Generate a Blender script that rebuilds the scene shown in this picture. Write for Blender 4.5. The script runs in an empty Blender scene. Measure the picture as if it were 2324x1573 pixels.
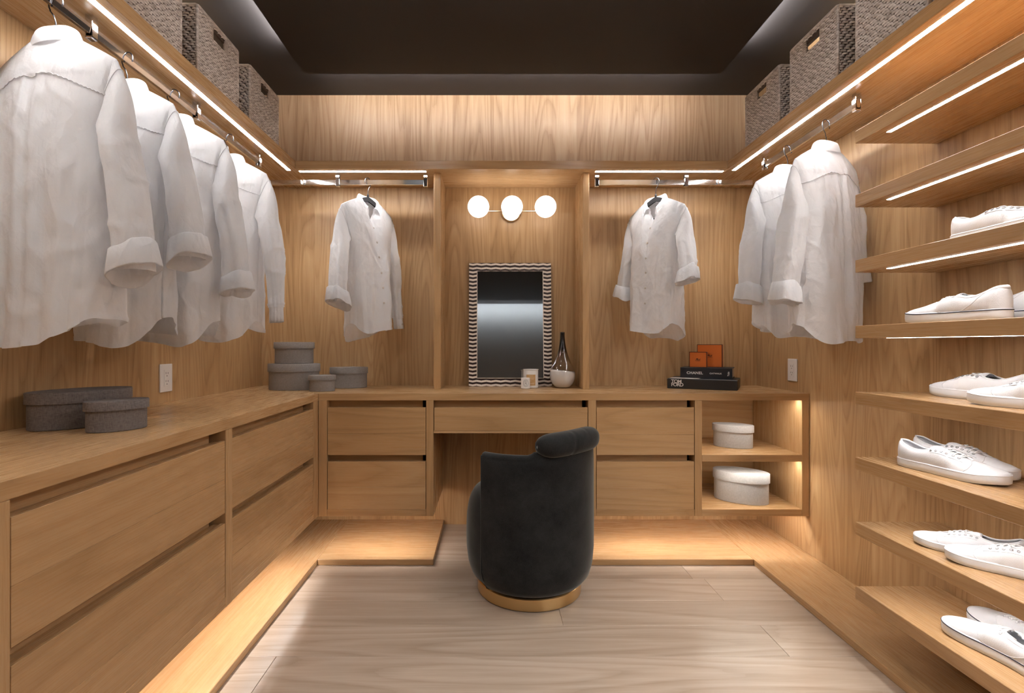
import bpy, bmesh, math, random
import numpy as np
from mathutils import Vector, Matrix

# ------------------------------------------------------------------ camera, world, exposure
S = bpy.context.scene
COL = S.collection
cam_d = bpy.data.cameras.new('camera')
cam = bpy.data.objects.new('camera', cam_d)
COL.objects.link(cam)
cam_d.sensor_width = 36.0
cam_d.lens = 36.0 * 1150.0 / 2324.0
cam_d.shift_x = 47.0 / 2324.0
cam_d.shift_y = -3.5 / 2324.0
cam_d.clip_start = 0.02
cam.location = (0.0, 0.0, 1.044)
cam.rotation_euler = (math.radians(90), 0, 0)
S.camera = cam
world = bpy.data.worlds.new('world')
S.world = world
world.use_nodes = True
world.node_tree.nodes['Background'].inputs[0].default_value = (0.8, 0.85, 1.0, 1)
world.node_tree.nodes['Background'].inputs[1].default_value = 0.05
S.view_settings.view_transform = 'Standard'
S.view_settings.look = 'None'
S.view_settings.gamma = 1.0
S.view_settings.use_curve_mapping = False
S.view_settings.exposure = 2.76
S.cycles.max_bounces = 6
S.cycles.diffuse_bounces = 3
S.cycles.glossy_bounces = 3
S.cycles.transmission_bounces = 6
S.cycles.transparent_max_bounces = 8
S.cycles.sample_clamp_indirect = 4.0
S.cycles.caustics_reflective = False
S.cycles.caustics_refractive = False
LED_MAIN, LED_SHOE, LED_UNDER, LED_OPEN, LED_COVE, GLOBE = 14.0, 6.0, 10.5, 12.0, 20.0, 0.62
LED_COL = (1.0, 0.975, 0.95)
# ------------------------------------------------------------------ materials
def nt(name):
    m = bpy.data.materials.new(name)
    m.use_nodes = True
    t = m.node_tree
    return m, t, t.nodes['Principled BSDF']

def N(t, kind, **kw):
    n = t.nodes.new(kind)
    for k, v in kw.items():
        if k.startswith('i_'):
            n.inputs[k[2:]].default_value = v
        elif k.startswith('n_'):
            n.inputs[int(k[2:])].default_value = v
        else:
            setattr(n, k, v)
    return n

def math_n(t, op, a, b=None, clamp=False):
    n = t.nodes.new('ShaderNodeMath'); n.operation = op; n.use_clamp = clamp
    for i, v in enumerate((a, b)):
        if v is None: continue
        if isinstance(v, (int, float)): n.inputs[i].default_value = v
        else: t.links.new(v, n.inputs[i])
    return n.outputs[0]

def ramp(t, fac, stops):
    n = t.nodes.new('ShaderNodeValToRGB')
    cr = n.color_ramp
    while len(cr.elements) < len(stops): cr.elements.new(0.5)
    for e, (p, c) in zip(cr.elements, stops):
        e.position = p; e.color = (*c, 1) if len(c) == 3 else c
    t.links.new(fac, n.inputs[0])
    return n.outputs[0]

def plain(name, col, rough=0.5, metal=0.0, **kw):
    m, t, b = nt(name)
    b.inputs['Base Color'].default_value = (*col, 1)
    b.inputs['Roughness'].default_value = rough
    b.inputs['Metallic'].default_value = metal
    for k, v in kw.items():
        b.inputs[k.replace('_', ' ')].default_value = v
    return m

OAK = {
    # lo, mid, hi colours; across, along, rings, ringamt, leaf width, rough
    'wall':  ((0.330, 0.187, 0.083), (0.470, 0.292, 0.142), (0.590, 0.395, 0.215), 5.0, 0.50, 24.0, 0.42, 0.17, 0.36),
    'band':  ((0.350, 0.202, 0.108), (0.480, 0.308, 0.178), (0.570, 0.392, 0.245), 7.0, 0.55, 13.0, 0.55, 0.12, 0.40),
    'cab':   ((0.355, 0.202, 0.088), (0.485, 0.295, 0.141), (0.585, 0.384, 0.204), 4.5, 0.45, 14.0, 0.32, 0.0, 0.27),
    'floor': ((0.350, 0.265, 0.200), (0.465, 0.368, 0.290), (0.560, 0.458, 0.375), 5.0, 0.50, 9.0, 0.40, 0.0, 0.25),
}
_oak = {}
def oak(kind, axis):
    key = kind + axis
    if key in _oak: return _oak[key]
    lo, mid, hi, across, along, rings, ramt, leaf, rough = OAK[kind]
    m, t, b = nt('oak_%s_%s' % (kind, axis))
    L = t.links.new
    tc = N(t, 'ShaderNodeTexCoord')
    oi = N(t, 'ShaderNodeObjectInfo')
    rnd = oi.outputs['Random']
    sep = N(t, 'ShaderNodeSeparateXYZ'); L(tc.outputs['Object'], sep.inputs[0])
    i = 'xyz'.index(axis)
    g = sep.outputs[i]; a = sep.outputs[(i + 1) % 3]; c = sep.outputs[(i + 2) % 3]
    a = math_n(t, 'ADD', a, math_n(t, 'MULTIPLY', rnd, 31.7))
    g = math_n(t, 'ADD', g, math_n(t, 'MULTIPLY', rnd, 17.3))
    tone = math_n(t, 'SUBTRACT', rnd, 0.5)
    if leaf > 0:
        lf = math_n(t, 'FLOOR', math_n(t, 'DIVIDE', math_n(t, 'ADD', a, c), leaf))
        wn = N(t, 'ShaderNodeTexWhiteNoise', noise_dimensions='1D'); L(lf, wn.inputs['W'])
        lr = wn.outputs['Value']
        g = math_n(t, 'ADD', g, math_n(t, 'MULTIPLY', lr, 9.0))
        tone = math_n(t, 'SUBTRACT', lr, 0.5)
    def nz(sa, sg, detail, dist=0.0, rg=0.5):
        cb = N(t, 'ShaderNodeCombineXYZ')
        L(math_n(t, 'MULTIPLY', a, sa), cb.inputs[0]); L(math_n(t, 'MULTIPLY', c, sa), cb.inputs[1]); L(math_n(t, 'MULTIPLY', g, sg), cb.inputs[2])
        n = N(t, 'ShaderNodeTexNoise', i_Scale=1.0, i_Detail=detail, i_Roughness=rg, i_Distortion=dist)
        L(cb.outputs[0], n.inputs['Vector'])
        return n.outputs[0]
    n1 = nz(across, along, 1.5, 0.15, 0.4)
    jit = nz(across * 9, along * 6, 2.0)
    rr = math_n(t, 'FRACT', math_n(t, 'ADD', math_n(t, 'MULTIPLY', n1, rings), math_n(t, 'MULTIPLY', jit, 0.35)))
    ring = ramp(t, rr, [(0.0, (0.05,) * 3), (0.22, (0.45,) * 3), (0.75, (0.85,) * 3), (1.0, (0.3,) * 3)])
    streak = nz(48, 1.6, 4.0, 0.0, 0.6)
    pore = nz(330, 7.0, 2.0, 0.0, 0.6)
    broad = nz(2.6, 0.5, 1.0)
    v = math_n(t, 'MULTIPLY', math_n(t, 'SUBTRACT', ring, 0.6), ramt)
    v = math_n(t, 'ADD', v, math_n(t, 'MULTIPLY', math_n(t, 'SUBTRACT', streak, 0.5), 0.20 if kind == 'cab' else 0.6))
    v = math_n(t, 'ADD', v, math_n(t, 'MULTIPLY', math_n(t, 'SUBTRACT', pore, 0.5), {'cab': 0.35, 'floor': 0.40}.get(kind, 0.65)))
    v = math_n(t, 'ADD', v, math_n(t, 'MULTIPLY', math_n(t, 'SUBTRACT', broad, 0.5), 0.5))
    v = math_n(t, 'ADD', v, math_n(t, 'MULTIPLY', tone, 0.46 if kind == 'floor' else 0.22))
    v = math_n(t, 'ADD', v, 0.5, True)
    col = ramp(t, v, [(0.08, lo), (0.5, mid), (0.92, hi)])
    L(col, b.inputs['Base Color'])
    L(math_n(t, 'ADD', math_n(t, 'MULTIPLY', pore, -0.05), rough + 0.03), b.inputs['Roughness'])
    b.inputs['Specular IOR Level'].default_value = 0.35
    bp = N(t, 'ShaderNodeBump', i_Strength=0.01 if kind in ('cab', 'floor') else 0.12, i_Distance=0.002)
    L(pore, bp.inputs['Height']); L(bp.outputs[0], b.inputs['Normal'])
    _oak[key] = m
    return m

def emis(name, col, strength):
    m, t, b = nt(name)
    b.inputs['Base Color'].default_value = (0.9, 0.9, 0.9, 1)
    b.inputs['Emission Color'].default_value = (*col, 1)
    b.inputs['Emission Strength'].default_value = strength
    return m

M = {}
M['led_main'] = emis('led_main', LED_COL, LED_MAIN)
M['led_shoe'] = emis('led_shoe', LED_COL, LED_SHOE)
M['led_under'] = emis('led_under', (1.0, 0.97, 0.94), LED_UNDER)
M['led_open'] = emis('led_open', (1.0, 0.94, 0.84), LED_OPEN)
M['led_cove'] = emis('led_cove', (0.97, 0.98, 1.0), LED_COVE)
M['led_cove_side'] = emis('led_cove_side', (0.97, 0.98, 1.0), LED_COVE * 2.1)
M['led_cove_end'] = emis('led_cove_end', (0.93, 0.97, 1.0), LED_COVE * 3.4)
M['globe'] = emis('opal_glass', (1.0, 0.95, 0.90), GLOBE)
M['paint_dark'] = plain('dark_paint', (0.021, 0.017, 0.016), 0.6)
M['paint_grey'] = plain('grey_paint', (0.115, 0.115, 0.115), 0.5)
M['chrome'] = plain('chrome', (0.74, 0.74, 0.76), 0.06, 1.0)
M['wire'] = plain('hook_wire', (0.10, 0.10, 0.11), 0.3, 1.0)
M['brass'] = plain('satin_brass', (0.72, 0.50, 0.24), 0.30, 1.0)
M['brass_pale'] = plain('pale_brass', (0.80, 0.66, 0.48), 0.28, 1.0)
M['black'] = plain('black_felt', (0.014, 0.014, 0.017), 0.75, 0.0)
M['shadow_gap'] = plain('gap_shade_black', (0.01, 0.008, 0.006), 0.8)
M['outlet'] = plain('white_plastic', (0.78, 0.75, 0.74), 0.35)
M['slot'] = plain('outlet_slot', (0.03, 0.03, 0.03), 0.5)
M['mirror'] = plain('mirror_glass', (0.72, 0.75, 0.78), 0.02, 1.0)
M['bone'] = plain('bone_inlay', (0.84, 0.74, 0.65), 0.4)
M['horn'] = plain('horn_inlay', (0.030, 0.014, 0.012), 0.3)
M['book_black'] = plain('black_cloth_cover', (0.010, 0.010, 0.014), 0.45)
M['book_grey'] = plain('charcoal_slipcase', (0.018, 0.017, 0.017), 0.4)
M['pages'] = plain('page_edges', (0.55, 0.50, 0.48), 0.8)
M['print_white'] = plain('white_print', (0.75, 0.72, 0.70), 0.6)
M['orange'] = plain('orange_card', (0.66, 0.155, 0.020), 0.5)
M['maroon'] = plain('maroon_edge', (0.055, 0.012, 0.006), 0.5)
M['brown_print'] = plain('brown_print', (0.10, 0.03, 0.006), 0.6)
M['candle'] = plain('candle_ceramic', (0.80, 0.77, 0.74), 0.35)
M['kraft'] = plain('kraft_label', (0.52, 0.31, 0.13), 0.7)
M['kraft_ink'] = plain('kraft_ink', (0.74, 0.60, 0.42), 0.7)
M['grey_ink'] = plain('grey_ink', (0.22, 0.22, 0.22), 0.6)
M['rubber'] = plain('white_rubber', (0.66, 0.66, 0.68), 0.4)
M['navy'] = plain('navy_stripe', (0.012, 0.014, 0.035), 0.5)
M['button'] = plain('shell_button', (0.55, 0.50, 0.45), 0.3)
M['eyelet'] = plain('steel_eyelet', (0.45, 0.46, 0.48), 0.3, 1.0)
M['insole'] = plain('shoe_lining', (0.68, 0.69, 0.71), 0.8)

def fabric(name, col, scale, bump, rough=0.85, transl=0.0, crumple=0.0):
    m, t, b = nt(name)
    L = t.links.new
    tc = N(t, 'ShaderNodeTexCoord')
    b.inputs['Base Color'].default_value = (*col, 1)
    b.inputs['Roughness'].default_value = rough
    b.inputs['Specular IOR Level'].default_value = 0.15
    nz = N(t, 'ShaderNodeTexNoise', i_Scale=scale, i_Detail=4.0, i_Roughness=0.6)
    L(tc.outputs['Object'], nz.inputs['Vector'])
    h = nz.outputs[0]
    if crumple > 0:
        hh = []
        for rot, sc, k in (((0.2, 0.65, 0.1), (1.0, 1.0, 0.55), 1.0), ((-0.3, -0.75, 0.2), (1.0, 1.0, 0.45), 1.7), ((0.1, 0.15, 0.5), (1.0, 1.0, 0.7), 3.1)):
            mp = N(t, 'ShaderNodeMapping'); mp.inputs['Rotation'].default_value = rot; mp.inputs['Scale'].default_value = sc
            L(tc.outputs['Object'], mp.inputs[0])
            wz = N(t, 'ShaderNodeTexNoise', i_Scale=4.0, i_Detail=1.0)
            L(mp.outputs[0], wz.inputs['Vector'])
            vm = N(t, 'ShaderNodeVectorMath', operation='MULTIPLY_ADD'); vm.inputs[1].default_value = (.12, .12, .12)
            L(wz.outputs[1], vm.inputs[0]); L(mp.outputs[0], vm.inputs[2])
            vo = N(t, 'ShaderNodeTexVoronoi', i_Scale=crumple * k, feature='F1', distance='CHEBYCHEV')
            L(vm.outputs[0], vo.inputs['Vector'])
            hh.append(math_n(t, 'MULTIPLY', vo.outputs['Distance'], 1.0 / k))
        h = math_n(t, 'ADD', math_n(t, 'MULTIPLY', h, 0.05), math_n(t, 'ADD', hh[0], math_n(t, 'ADD', hh[1], hh[2])))
    bp = N(t, 'ShaderNodeBump', i_Strength=bump, i_Distance=0.024 if crumple else 0.002)
    L(h, bp.inputs['Height']); L(bp.outputs[0], b.inputs['Normal'])
    if transl > 0:
        tr = N(t, 'ShaderNodeBsdfTranslucent'); tr.inputs[0].default_value = (*[min(1, c * 1.02) for c in col], 1)
        L(bp.outputs[0], tr.inputs['Normal'])
        mix = N(t, 'ShaderNodeMixShader', n_0=transl)
        L(b.outputs[0], mix.inputs[1]); L(tr.outputs[0], mix.inputs[2])
        L(mix.outputs[0], t.nodes['Material Output'].inputs[0])
    return m
M['shirt'] = fabric('white_cotton', (0.84, 0.84, 0.86), 160, 0.50, 0.85, 0.44, 9.0)
M['canvas'] = fabric('white_canvas', (0.68, 0.68, 0.705), 420, 0.25, 0.8)
M['lace'] = fabric('lace_cotton', (0.82, 0.82, 0.83), 600, 0.3, 0.85)

def linen(name, dark, light):
    m, t, b = nt(name)
    L = t.links.new
    tc = N(t, 'ShaderNodeTexCoord')
    def w(sx, sy, sz):
        mp = N(t, 'ShaderNodeMapping'); mp.inputs['Scale'].default_value = (sx, sy, sz)
        L(tc.outputs['Object'], mp.inputs[0])
        n = N(t, 'ShaderNodeTexNoise', i_Scale=1.0, i_Detail=2.0); L(mp.outputs[0], n.inputs['Vector'])
        return n.outputs[0]
    v = math_n(t, 'ADD', math_n(t, 'MULTIPLY', w(520, 520, 90), 0.5), math_n(t, 'MULTIPLY', w(110, 110, 520), 0.5))
    L(ramp(t, v, [(0.32, dark), (0.68, light)]), b.inputs['Base Color'])
    b.inputs['Roughness'].default_value = 0.9
    b.inputs['Specular IOR Level'].default_value = 0.1
    bp = N(t, 'ShaderNodeBump', i_Strength=0.3, i_Distance=0.001); L(v, bp.inputs['Height']); L(bp.outputs[0], b.inputs['Normal'])
    return m
M['linen_dark'] = linen('charcoal_linen', (0.125, 0.110, 0.106), (0.235, 0.212, 0.207))
M['linen_mid'] = linen('grey_linen', (0.225, 0.204, 0.196), (0.310, 0.288, 0.280))
M['linen_light'] = linen('pale_grey_linen', (0.36, 0.355, 0.355), (0.47, 0.47, 0.48))

def velvet():
    m, t, b = nt('charcoal_velvet')
    L = t.links.new
    tc = N(t, 'ShaderNodeTexCoord')
    nz = N(t, 'ShaderNodeTexNoise', i_Scale=9.0, i_Detail=6.0, i_Roughness=0.7); L(tc.outputs['Object'], nz.inputs['Vector'])
    n2 = N(t, 'ShaderNodeTexNoise', i_Scale=500.0, i_Detail=2.0); L(tc.outputs['Object'], n2.inputs['Vector'])
    v = math_n(t, 'ADD', math_n(t, 'MULTIPLY', nz.outputs[0], 0.6), math_n(t, 'MULTIPLY', n2.outputs[0], 0.4))
    L(ramp(t, v, [(0.3, (0.007, 0.007, 0.008)), (0.7, (0.032, 0.033, 0.033))]), b.inputs['Base Color'])
    b.inputs['Roughness'].default_value = 0.85
    b.inputs['Specular IOR Level'].default_value = 0.1
    b.inputs['Sheen Weight'].default_value = 0.5
    b.inputs['Sheen Roughness'].default_value = 0.35
    b.inputs['Sheen Tint'].default_value = (0.75, 0.76, 0.72, 1)
    bp = N(t, 'ShaderNodeBump', i_Strength=0.5, i_Distance=0.002); L(v, bp.inputs['Height']); L(bp.outputs[0], b.inputs['Normal'])
    return m
M['velvet'] = velvet()

def rattan():
    m, t, b = nt('grey_washed_rattan')
    L = t.links.new
    tc = N(t, 'ShaderNodeTexCoord')
    mp = N(t, 'ShaderNodeMapping'); mp.inputs['Scale'].default_value = (40, 40, 160)
    L(tc.outputs['Object'], mp.inputs[0])
    nz = N(t, 'ShaderNodeTexNoise', i_Scale=1.0, i_Detail=3.0); L(mp.outputs[0], nz.inputs['Vector'])
    L(ramp(t, nz.outputs[0], [(0.3, (0.40, 0.335, 0.30)), (0.7, (0.80, 0.73, 0.685))]), b.inputs['Base Color'])
    b.inputs['Roughness'].default_value = 0.6
    return m
M['rattan'] = rattan()
M['rattan_dark'] = plain('rattan_core', (0.10, 0.072, 0.058), 0.8)
M['rattan_pale'] = plain('rattan_wrap', (0.55, 0.47, 0.42), 0.6)

def glass(name, col, rough=0.02):
    m, t, b = nt(name)
    b.inputs['Base Color'].default_value = (*col, 1)
    b.inputs['Transmission Weight'].default_value = 1.0
    b.inputs['Roughness'].default_value = rough
    b.inputs['IOR'].default_value = 1.45
    return m
def vase_glass():
    # thin blown glass: smoked black neck fading to clear; the tint belongs to the glass
    m, t, b = nt('smoked_clear_glass')
    L = t.links.new
    tc = N(t, 'ShaderNodeTexCoord')
    sep = N(t, 'ShaderNodeSeparateXYZ'); L(tc.outputs['Object'], sep.inputs[0])
    z = math_n(t, 'DIVIDE', sep.outputs[2], 0.31)
    tr = N(t, 'ShaderNodeBsdfTransparent')
    L(ramp(t, z, [(0.0, (0.95,) * 3), (0.42, (0.93, 0.92, 0.91)), (0.60, (0.78, 0.76, 0.76)), (0.80, (0.20, 0.19, 0.19)), (0.92, (0.03, 0.03, 0.035))]), tr.inputs[0])
    gl = N(t, 'ShaderNodeBsdfGlossy', i_Roughness=0.03); gl.inputs[0].default_value = (1, 1, 1, 1)
    lw = N(t, 'ShaderNodeLayerWeight', i_Blend=0.35)
    f = math_n(t, 'ADD', math_n(t, 'MULTIPLY', math_n(t, 'POWER', lw.outputs['Facing'], 3.0), 0.4), 0.045)
    mx = N(t, 'ShaderNodeMixShader'); L(f, mx.inputs[0]); L(tr.outputs[0], mx.inputs[1]); L(gl.outputs[0], mx.inputs[2])
    L(mx.outputs[0], t.nodes['Material Output'].inputs[0])
    return m
M['vase'] = vase_glass()
M['vase_white'] = plain('opal_white_glass', (0.80, 0.78, 0.77), 0.12)

# ------------------------------------------------------------------ object helpers
def tag(o, label=None, cat=None, group=None, kind=None):
    if label: o['label'] = label
    if cat: o['category'] = cat
    if group: o['group'] = group
    if kind: o['kind'] = kind
    return o

def thing(name, label, cat, loc=(0, 0, 0), rot=0.0, group=None):
    o = bpy.data.objects.new(name, None)
    o.empty_display_size = 0.05
    COL.objects.link(o)
    o.location = loc; o.rotation_euler = (0, 0, rot)
    return tag(o, label, cat, group)

def wloc(o):
    v = np.zeros(3)
    while o is not None:
        v = v + np.array(o.location); o = o.parent
    return v

def mesh(name, V, F, smooth=False):
    me = bpy.data.meshes.new(name)
    me.from_pydata([tuple(map(float, v)) for v in V], [], [tuple(int(i) for i in f) for f in F])
    me.update()
    if smooth: me.polygons.foreach_set('use_smooth', [True] * len(me.polygons))
    return me

def add(name, V, F, mat, parent=None, smooth=False, world=False, kind=None, label=None):
    V = np.asarray(V, float)
    if world and parent is not None: V = V - wloc(parent)
    me = mesh(name, V, F, smooth)
    me.materials.append(mat)
    o = bpy.data.objects.new(name, me)
    COL.objects.link(o)
    if parent is not None: o.parent = parent
    return tag(o, label, None, None, kind)

def inst(src, parent, loc=None, rot=None, name=None):
    o = src.copy(); COL.objects.link(o); o.parent = parent
    if loc is not None: o.location = loc
    if rot is not None: o.rotation_euler = rot
    return o

def box_vf(lo, hi, bev=0.0015):
    lo = np.minimum(lo, hi).astype(float) if False else np.array([min(a, b) for a, b in zip(lo, hi)], float)
    hi2 = np.array([max(a, b) for a, b in zip(lo, hi)], float)
    hi = np.maximum(lo, np.array(hi, float)) if False else hi2
    bm = bmesh.new()
    bmesh.ops.create_cube(bm, size=1.0)
    d = hi - lo; c = (hi + lo) / 2
    for v in bm.verts: v.co = Vector((v.co.x * d[0] + c[0], v.co.y * d[1] + c[1], v.co.z * d[2] + c[2]))
    bev = min(bev, 0.4 * d.min())
    if bev > 0:
        bmesh.ops.bevel(bm, geom=list(bm.edges), offset=bev, segments=1, affect='EDGES', profile=0.5)
    bm.verts.index_update()
    V = [tuple(v.co) for v in bm.verts]; F = [[v.index for v in f.verts] for f in bm.faces]
    bm.free()
    return np.array(V), F

def box(name, a, b, mat, parent=None, bev=0.0015, world=True, kind=None, label=None):
    lo = [min(x, y) for x, y in zip(a, b)]; hi = [max(x, y) for x, y in zip(a, b)]
    V, F = box_vf(lo, hi, bev)
    return add(name, V, F, mat, parent, False, world, kind, label)

def join(parts):
    VV, FF, n = [], [], 0
    for V, F in parts:
        VV.append(np.asarray(V, float)); FF += [[i + n for i in f] for f in F]; n += len(V)
    return np.concatenate(VV), FF

def grid_faces(r, c, wrap_c=False, wrap_r=False):
    F = []
    for i in range(r if wrap_r else r - 1):
        i2 = (i + 1) % r
        for j in range(c if wrap_c else c - 1):
            j2 = (j + 1) % c
            F.append((i * c + j, i * c + j2, i2 * c + j2, i2 * c + j))
    return F

def lathe(profile, n=48, ax=1.0, ay=1.0, center=(0, 0, 0)):
    P = np.array(profile, float)
    th = np.linspace(0, 2 * np.pi, n, endpoint=False)
    V = np.stack([P[:, 0, None] * np.cos(th) * ax, P[:, 0, None] * np.sin(th) * ay, np.repeat(P[:, 1, None], n, 1)], -1).reshape(-1, 3)
    return V + np.array(center), grid_faces(len(P), n, True)

def sweep(path, section, closed=False, up=(0, 0, 1), caps=True):
    """section: (k,2) in (side, up) frame or list of them per point"""
    P = np.array(path, float); n = len(P)
    T = np.gradient(P, axis=0)
    if closed: T = (np.roll(P, -1, 0) - np.roll(P, 1, 0))
    T /= np.linalg.norm(T, axis=1, keepdims=True) + 1e-12
    up = np.array(up, float)
    R = []
    prev = None
    for t in T:
        s = np.cross(t, up)
        if np.linalg.norm(s) < 0.15: s = prev if prev is not None else np.cross(t, (0.3, 0.9, 0.1))
        s = s / np.linalg.norm(s)
        if prev is not None and np.dot(s, prev) < 0: s = -s
        prev = s
        R.append((s, np.cross(s, t)))
    sec = np.array(section, float)
    V = []
    for i in range(n):
        q = sec if sec.ndim == 2 else sec[i]
        V.append(P[i] + q[:, :1] * R[i][0] + q[:, 1:] * R[i][1])
    k = len(V[0])
    F = grid_faces(n, k, True, closed)
    if caps and not closed:
        F += [tuple(range(k))[::-1], tuple(range((n - 1) * k, n * k))]
    return np.concatenate(V), F

def circ(r, n=8, sy=1.0):
    a = np.linspace(0, 2 * np.pi, n, endpoint=False)
    return np.stack([r * np.cos(a), r * sy * np.sin(a)], 1)

def tube(path, r, n=8, closed=False):
    return sweep(path, circ(r, n), closed)

def smooth(x, a, b):
    t = np.clip((x - a) / (b - a), 0, 1)
    return t * t * (3 - 2 * t)

def vnoise(P, seed=0.0):
    P = np.asarray(P, float)
    i = np.floor(P); f = P - i; u = f * f * (3 - 2 * f)
    def h(d):
        q = i + d
        s = np.sin(q[..., 0] * 127.1 + q[..., 1] * 311.7 + q[..., 2] * 74.7 + seed * 53.71) * 43758.5453
        return s - np.floor(s)
    r = 0
    for dx in (0, 1):
        for dy in (0, 1):
            for dz in (0, 1):
                w = (u[..., 0] if dx else 1 - u[..., 0]) * (u[..., 1] if dy else 1 - u[..., 1]) * (u[..., 2] if dz else 1 - u[..., 2])
                r = r + w * h(np.array([dx, dy, dz]))
    return r

def grid_normals(G, wrap_c=True):
    if wrap_c: dc = np.roll(G, -1, 1) - np.roll(G, 1, 1)
    else: dc = np.gradient(G, axis=1)
    dr = np.gradient(G, axis=0)
    n = np.cross(dc, dr)
    return n / (np.linalg.norm(n, axis=-1, keepdims=True) + 1e-9)

# ------------------------------------------------------------------ room shell
XL, XR, YB, YF = -1.335, 1.545, 2.95, -2.5
ZC = 2.498
ZS0, ZS1 = 1.959, 2.003            # overhead shelf
CT, CB = 0.808, 0.775              # worktop top / underside
YC = 2.46                          # front plane of the back run
XC = -0.84                         # front plane of the left run

def structure(o): o['kind'] = 'structure'; return o

wb = structure(box('wall_back', (XL - .05, YB, -0.05), (XR + .05, YB + .06, ZS0 + .02), oak('wall', 'z'), None, 0))
structure(box('trim_1', (XL - .05, YB - .0005, ZS0 + .02), (XR + .05, YB + .06, ZC + .05), oak('band', 'z'), None, 0))
structure(box('wall_left', (XL - .06, YF, -0.05), (XL, YB, ZC + .05), oak('wall', 'z'), None, 0))
structure(box('wall_right', (XR, YF, -0.05), (XR + .06, YB, ZC + .05), oak('wall', 'z'), None, 0))
structure(box('wall_front', (XL - .05, YF - .06, -0.05), (XR + .05, YF, ZC + .05), M['paint_grey'], None, 0))
ceil = structure(box('ceiling', (XL - .05, YF - .06, ZC), (XR + .05, YB + .06, ZC + .06), M['paint_dark'], None, 0))
# dropped ceiling panel with light behind its edge
PX0, PX1, PY0, PY1, PZ = -0.972, 1.191, -2.05, 2.63, 2.45
box('dropped_panel', (PX0, PY0, PZ), (PX1, PY1, PZ + .003), M['paint_dark'], ceil, 0)
box('panel_core', (PX0 + .008, PY0 + .008, PZ + .003), (PX1 - .008, PY1 - .008, PZ + .014), M['paint_dark'], ceil, 0)
for a, b, mt in (((PX0 + .004, -1.9, PZ + .0035), (PX0 + .0078, 2.42, PZ + .0125), 'led_cove_side'), ((PX1 - .0078, -1.9, PZ + .0035), (PX1 - .004, 2.42, PZ + .0125), 'led_cove_side'),
                 ((PX0 + .02, PY0 + .004, PZ + .0035), (PX1 - .02, PY0 + .0078, PZ + .0125), 'led_cove_end'), ((-.93, PY1 - .0078, PZ + .0035), (1.15, PY1 - .004, PZ + .0125), 'led_cove')):
    box('cove_light', a, b, M[mt], ceil, 0)

# added out-of-view fill lamps that brighten the baskets and drawer fronts
M['fill_light'] = emis('fill_light_lens', (1.0, 0.97, 0.94), 33.0)
for dx, dy in ((-.42, 1.60), (.62, 1.60), (-.42, .45), (.62, .45)):
    V, F = lathe([(.040, -.001), (.052, -.001), (.053, .0), (.052, .0008), (.040, .0008)], 24, center=(dx, dy, PZ - .001))
    rg = add('fill_light_ring', V, F, M['paint_dark'], ceil, True)
    V, F = lathe([(0, -.0006), (.0395, -.0006), (.0395, .0004), (0, .0004)], 24, center=(dx, dy, PZ - .001))
    add('fill_light_lens', V, F, M['fill_light'], rg)

# floor: sub-floor with individual planks
fl = structure(box('floor', (XL - .05, YF - .05, -0.06), (XR + .05, YB + .05, -0.012), plain('subfloor', (0.05, 0.04, 0.03), 0.8), None, 0))
rng = random.Random(4)
edges = [2.95, 2.636, 2.449, 2.261, 2.07, 1.887, 1.698]
while edges[-1] > YF: edges.append(edges[-1] - 0.188)
joints = {2.07: [0.268], 1.887: [-1.1, 1.0], 2.261: [-0.95, 0.95], 2.449: [0.9], 1.698: [-0.72], 2.636: [-.1], 2.95: [.2]}
for i in range(len(edges) - 1):
    y1, y0 = edges[i], max(edges[i + 1], YF)
    js = joints.get(edges[i], [rng.uniform(-1.0, -.3), rng.uniform(.4, 1.2)])
    xs = [XL] + js + [XR]
    for x0, x1 in zip(xs[:-1], xs[1:]):
        box('plank', (x0 + .0004, y0 + .0004, -0.012), (x1 - .0004, y1 - .0004, 0.0), oak('floor', 'x'), fl, 0.0008)

# raised oak platforms along the walls
def platform(label, boards):
    t = thing('floor_platform', label, 'platform', ((boards[0][0][0] + boards[0][1][0]) / 2, (boards[0][0][1] + boards[0][1][1]) / 2, 0))
    for lo, hi, ax in boards:
        box('board', (lo[0], lo[1], 0.0), (hi[0], hi[1], 0.028), oak('cab', ax), t, 0.0015)
platform('low oak platform running under the drawers of the left wall', [((XL, -.3), (-.824, YB), 'y'), ((-.8238, 2.40), (-.275, YB), 'x')])
platform('low oak platform running under the open cubbies and the shoe shelves', [((.471, 2.40), (1.2438, YB), 'x'), ((1.244, -.3), (XR, YB), 'y')])

# ------------------------------------------------------------------ overhead shelf, partitions, LED strips
SD = 0.314
t = thing('overhead_shelf', 'thick oak shelf running high around all three walls under the baskets', 'shelf', (0, YB - .15, ZS0))
box('board', (XL, -.3, ZS0), (XL + SD, YB, ZS1), oak('cab', 'y'), t)
box('board', (XR - SD, -.3, ZS0), (XR, YB, ZS1), oak('cab', 'y'), t)
box('board', (XL + SD + .0003, YB - SD, ZS0), (XR - SD - .0003, YB, ZS1), oak('cab', 'x'), t)
yl = YB - SD + .038
for a, b in (((-1.070, -.2, 0), (-1.052, 2.655, 0)), ((1.262, -.2, 0), (1.280, 2.655, 0)), ((-1.012, yl - .009, 0), (-.345, yl + .009, 0)), ((.55, yl - .009, 0), (1.222, yl + .009, 0))):
    box('led_strip', (a[0], a[1], ZS0 - .0006), (b[0], b[1], ZS0 - .0001), M['led_main'], t, 0, label='lit white LED strip')

YP = 2.695
for x0, x1, w in ((-.306, -.269, 'left'), (.487, .521, 'right')):
    t = thing('partition_panel', 'upright oak panel beside the mirror on its %s side' % w, 'panel', ((x0 + x1) / 2, YP + .12, CT))
    box('board', (x0, YP, CT + .0003), (x1, YB - .0008, ZS0 - .0003), oak('cab', 'z'), t)

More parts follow.
